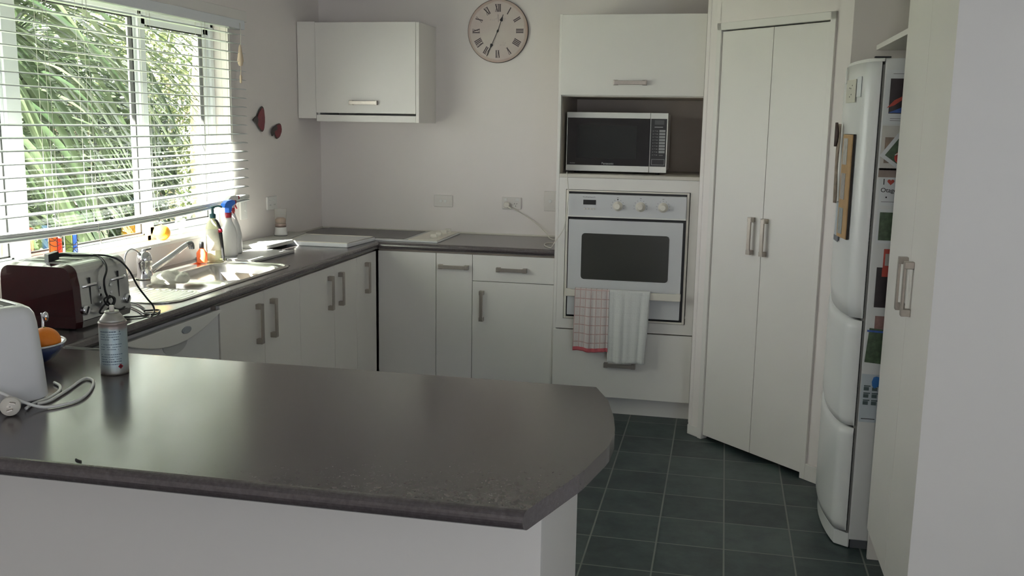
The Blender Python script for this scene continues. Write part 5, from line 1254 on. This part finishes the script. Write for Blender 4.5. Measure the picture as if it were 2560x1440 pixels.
    t, c, d, n_ = front('paper_strip', 'white paper strip beside the cream card on the fridge door', 'paper', -2.00, -1.955, 1.680, 1.752, paper_m, .002, 'sheet')
    t, c, d, n_ = front('fridge_magnet', 'narrow white magnet above the cream card on the fridge door', 'magnet', -1.78, -1.75, 1.735, 1.795, white_pl, .004, 'plate')
    wood = mat('magnet_wood', (.42, .27, .13, 1), .6, var=.25, scale=25)
    t, c, d, n_ = front('wooden_plaque', 'long brown wooden plaque of three joined photo frames on the fridge door', 'plaque', -1.985, -1.850, 1.165, 1.548, mat('plaque_edge', (.03, .022, .018, 1), .6), .008, 'backing')
    sub(MB().obox(c+n_*.0115-d*.006*math.copysign(1, d.y), d, n_, (0, 0, 1), .062, .0022, .190), 'face', wood, t, bevel=.0015)
    for k in range(3):
        cc = c+Vector((0, 0, .128-.128*k))+n_*.0145+d*.012*math.copysign(1, d.y)
        sub(MB().obox(cc, d, n_, (0, 0, 1), .028, .0006, .048), 'inset_picture', [mat('inset_a', (.40, .38, .36, 1), .4, var=.4, scale=60), mat('inset_b', (.30, .28, .27, 1), .4, var=.5, scale=60), mat('inset_c', (.25, .27, .27, 1), .4, var=.5, scale=60)][k], t, bevel=.0003)
    # shell / feather ornament further left
    t = thing('feather_ornament', 'mottled brown and grey hanging ornament at the far edge of the fridge door', 'ornament', (fx(-1.74), -1.74, 1.35))
    def orn(u, v):
        z = 1.585-.30*v; w_ = .030*(1-.5*abs(v-.4))+.010*math.sin(9*v); y = -1.755+w_*(2*u-1)+.015*math.sin(4*v); return (fx(y)-.012-.006*math.sin(PI*u), y, z)
    mb = MB(); mb.grid(orn, 8, 24); sub(mb, 'strands', mat('mottled', (.24, .19, .15, 1), .8, var=.9, scale=38), t, solid=.004)
    mb = MB(); mb.grid(lambda u, v: (fx(-1.75)-.020-.008*math.sin(PI*u), -1.75+.028*(2*u-1)*math.sin(PI*min(.98, max(.05, v))), 1.59-.09*v), 8, 10); sub(mb, 'dark_tuft', mat('dark_feather', (.06, .04, .035, 1), .8, var=.8, scale=50), t, solid=.004)
    t, c, d, n_ = front('notepad', 'grey-blue notepad hanging left of the wooden plaque', 'notepad', -1.845, -1.765, 1.145, 1.29, mat('notepad_grey', (.42, .46, .50, 1), .6, var=.1), .004, 'pages')
    sub(MB().obox(c+n_*.0055+Vector((0, 0, -.066)), d, n_, (0, 0, 1), .046, .001, .010), 'lower_binding', mat('binding_grey', (.16, .17, .19, 1), .5), t)
fridge()

# ------------------------------------------------------------------ tall cabinet on the right
def tall_right():
    t = thing('pantry_cupboard', 'tall white two-door cupboard at the right edge of the picture', 'cabinet', (3.35, -2.49, 0))
    X = 3.045; ya, yb = -2.872, -2.112
    mb = MB(); mb.box(X+.006, 3.66, yb-.018, yb, 0, 2.415); mb.box(X+.02, 3.66, ya+.0185, yb-.0185, .10, .118); mb.box(3.64, 3.66, ya+.0185, yb-.0185, .118, 2.415)
    mb.box(X+.02, 3.64, ya+.0185, yb-.0185, 2.39, 2.415)
    sub(mb, 'carcass', cab_m, t)
    sub(MB().box(X-.002, 3.66, ya, ya+.018, 0, 2.415), 'end_panel', cab_m, t, bevel=.001)
    door(t, 'x', yb-.001, -2.508, .112, 2.40, X, -1, (-2.462, 1.085), 'v')
    door(t, 'x', -2.508, ya+.019, .112, 2.40, X, -1, (-2.562, 1.083), 'v')
    sub(MB().box(X+.055, X+.07, ya+.0185, yb-.0185, 0, .0995), 'kickboard', cab_m, t)
tall_right()

# ------------------------------------------------------------------ groups of repeats
for key, g in (('base_cabinet', 'white base cabinets under the worktops'), ('spray_bottle', 'spray bottles on the bench end of the sink'), ('chopping_board', 'boards stacked along the window-side bench'),
               ('tea_towel', 'tea towels on the oven handle'), ('wall_butterfly', 'butterfly ornaments on the window wall'), ('wall_socket', 'power sockets above the worktop'), ('wall_switch', 'wall switches above the worktop'),
               ('stained_glass', 'stained glass pieces on the sill'), ('toaster', 'toasters on the benches'), ('photo_print', 'photos stuck on the fridge side'), ('cabbage_tree', 'strap-leaved trees outside the window'), ('garden_tree', 'trees and bushes outside the window'),
               ('note_sheet', 'notes stuck on the fridge side'), ('postcard', 'postcards stuck on the fridge side'), ('soap_bottle', 'soap bottles by the sink')):
    for o in C.objects:
        if o.parent is None and o.name.split('.')[0] == key: o['group'] = g
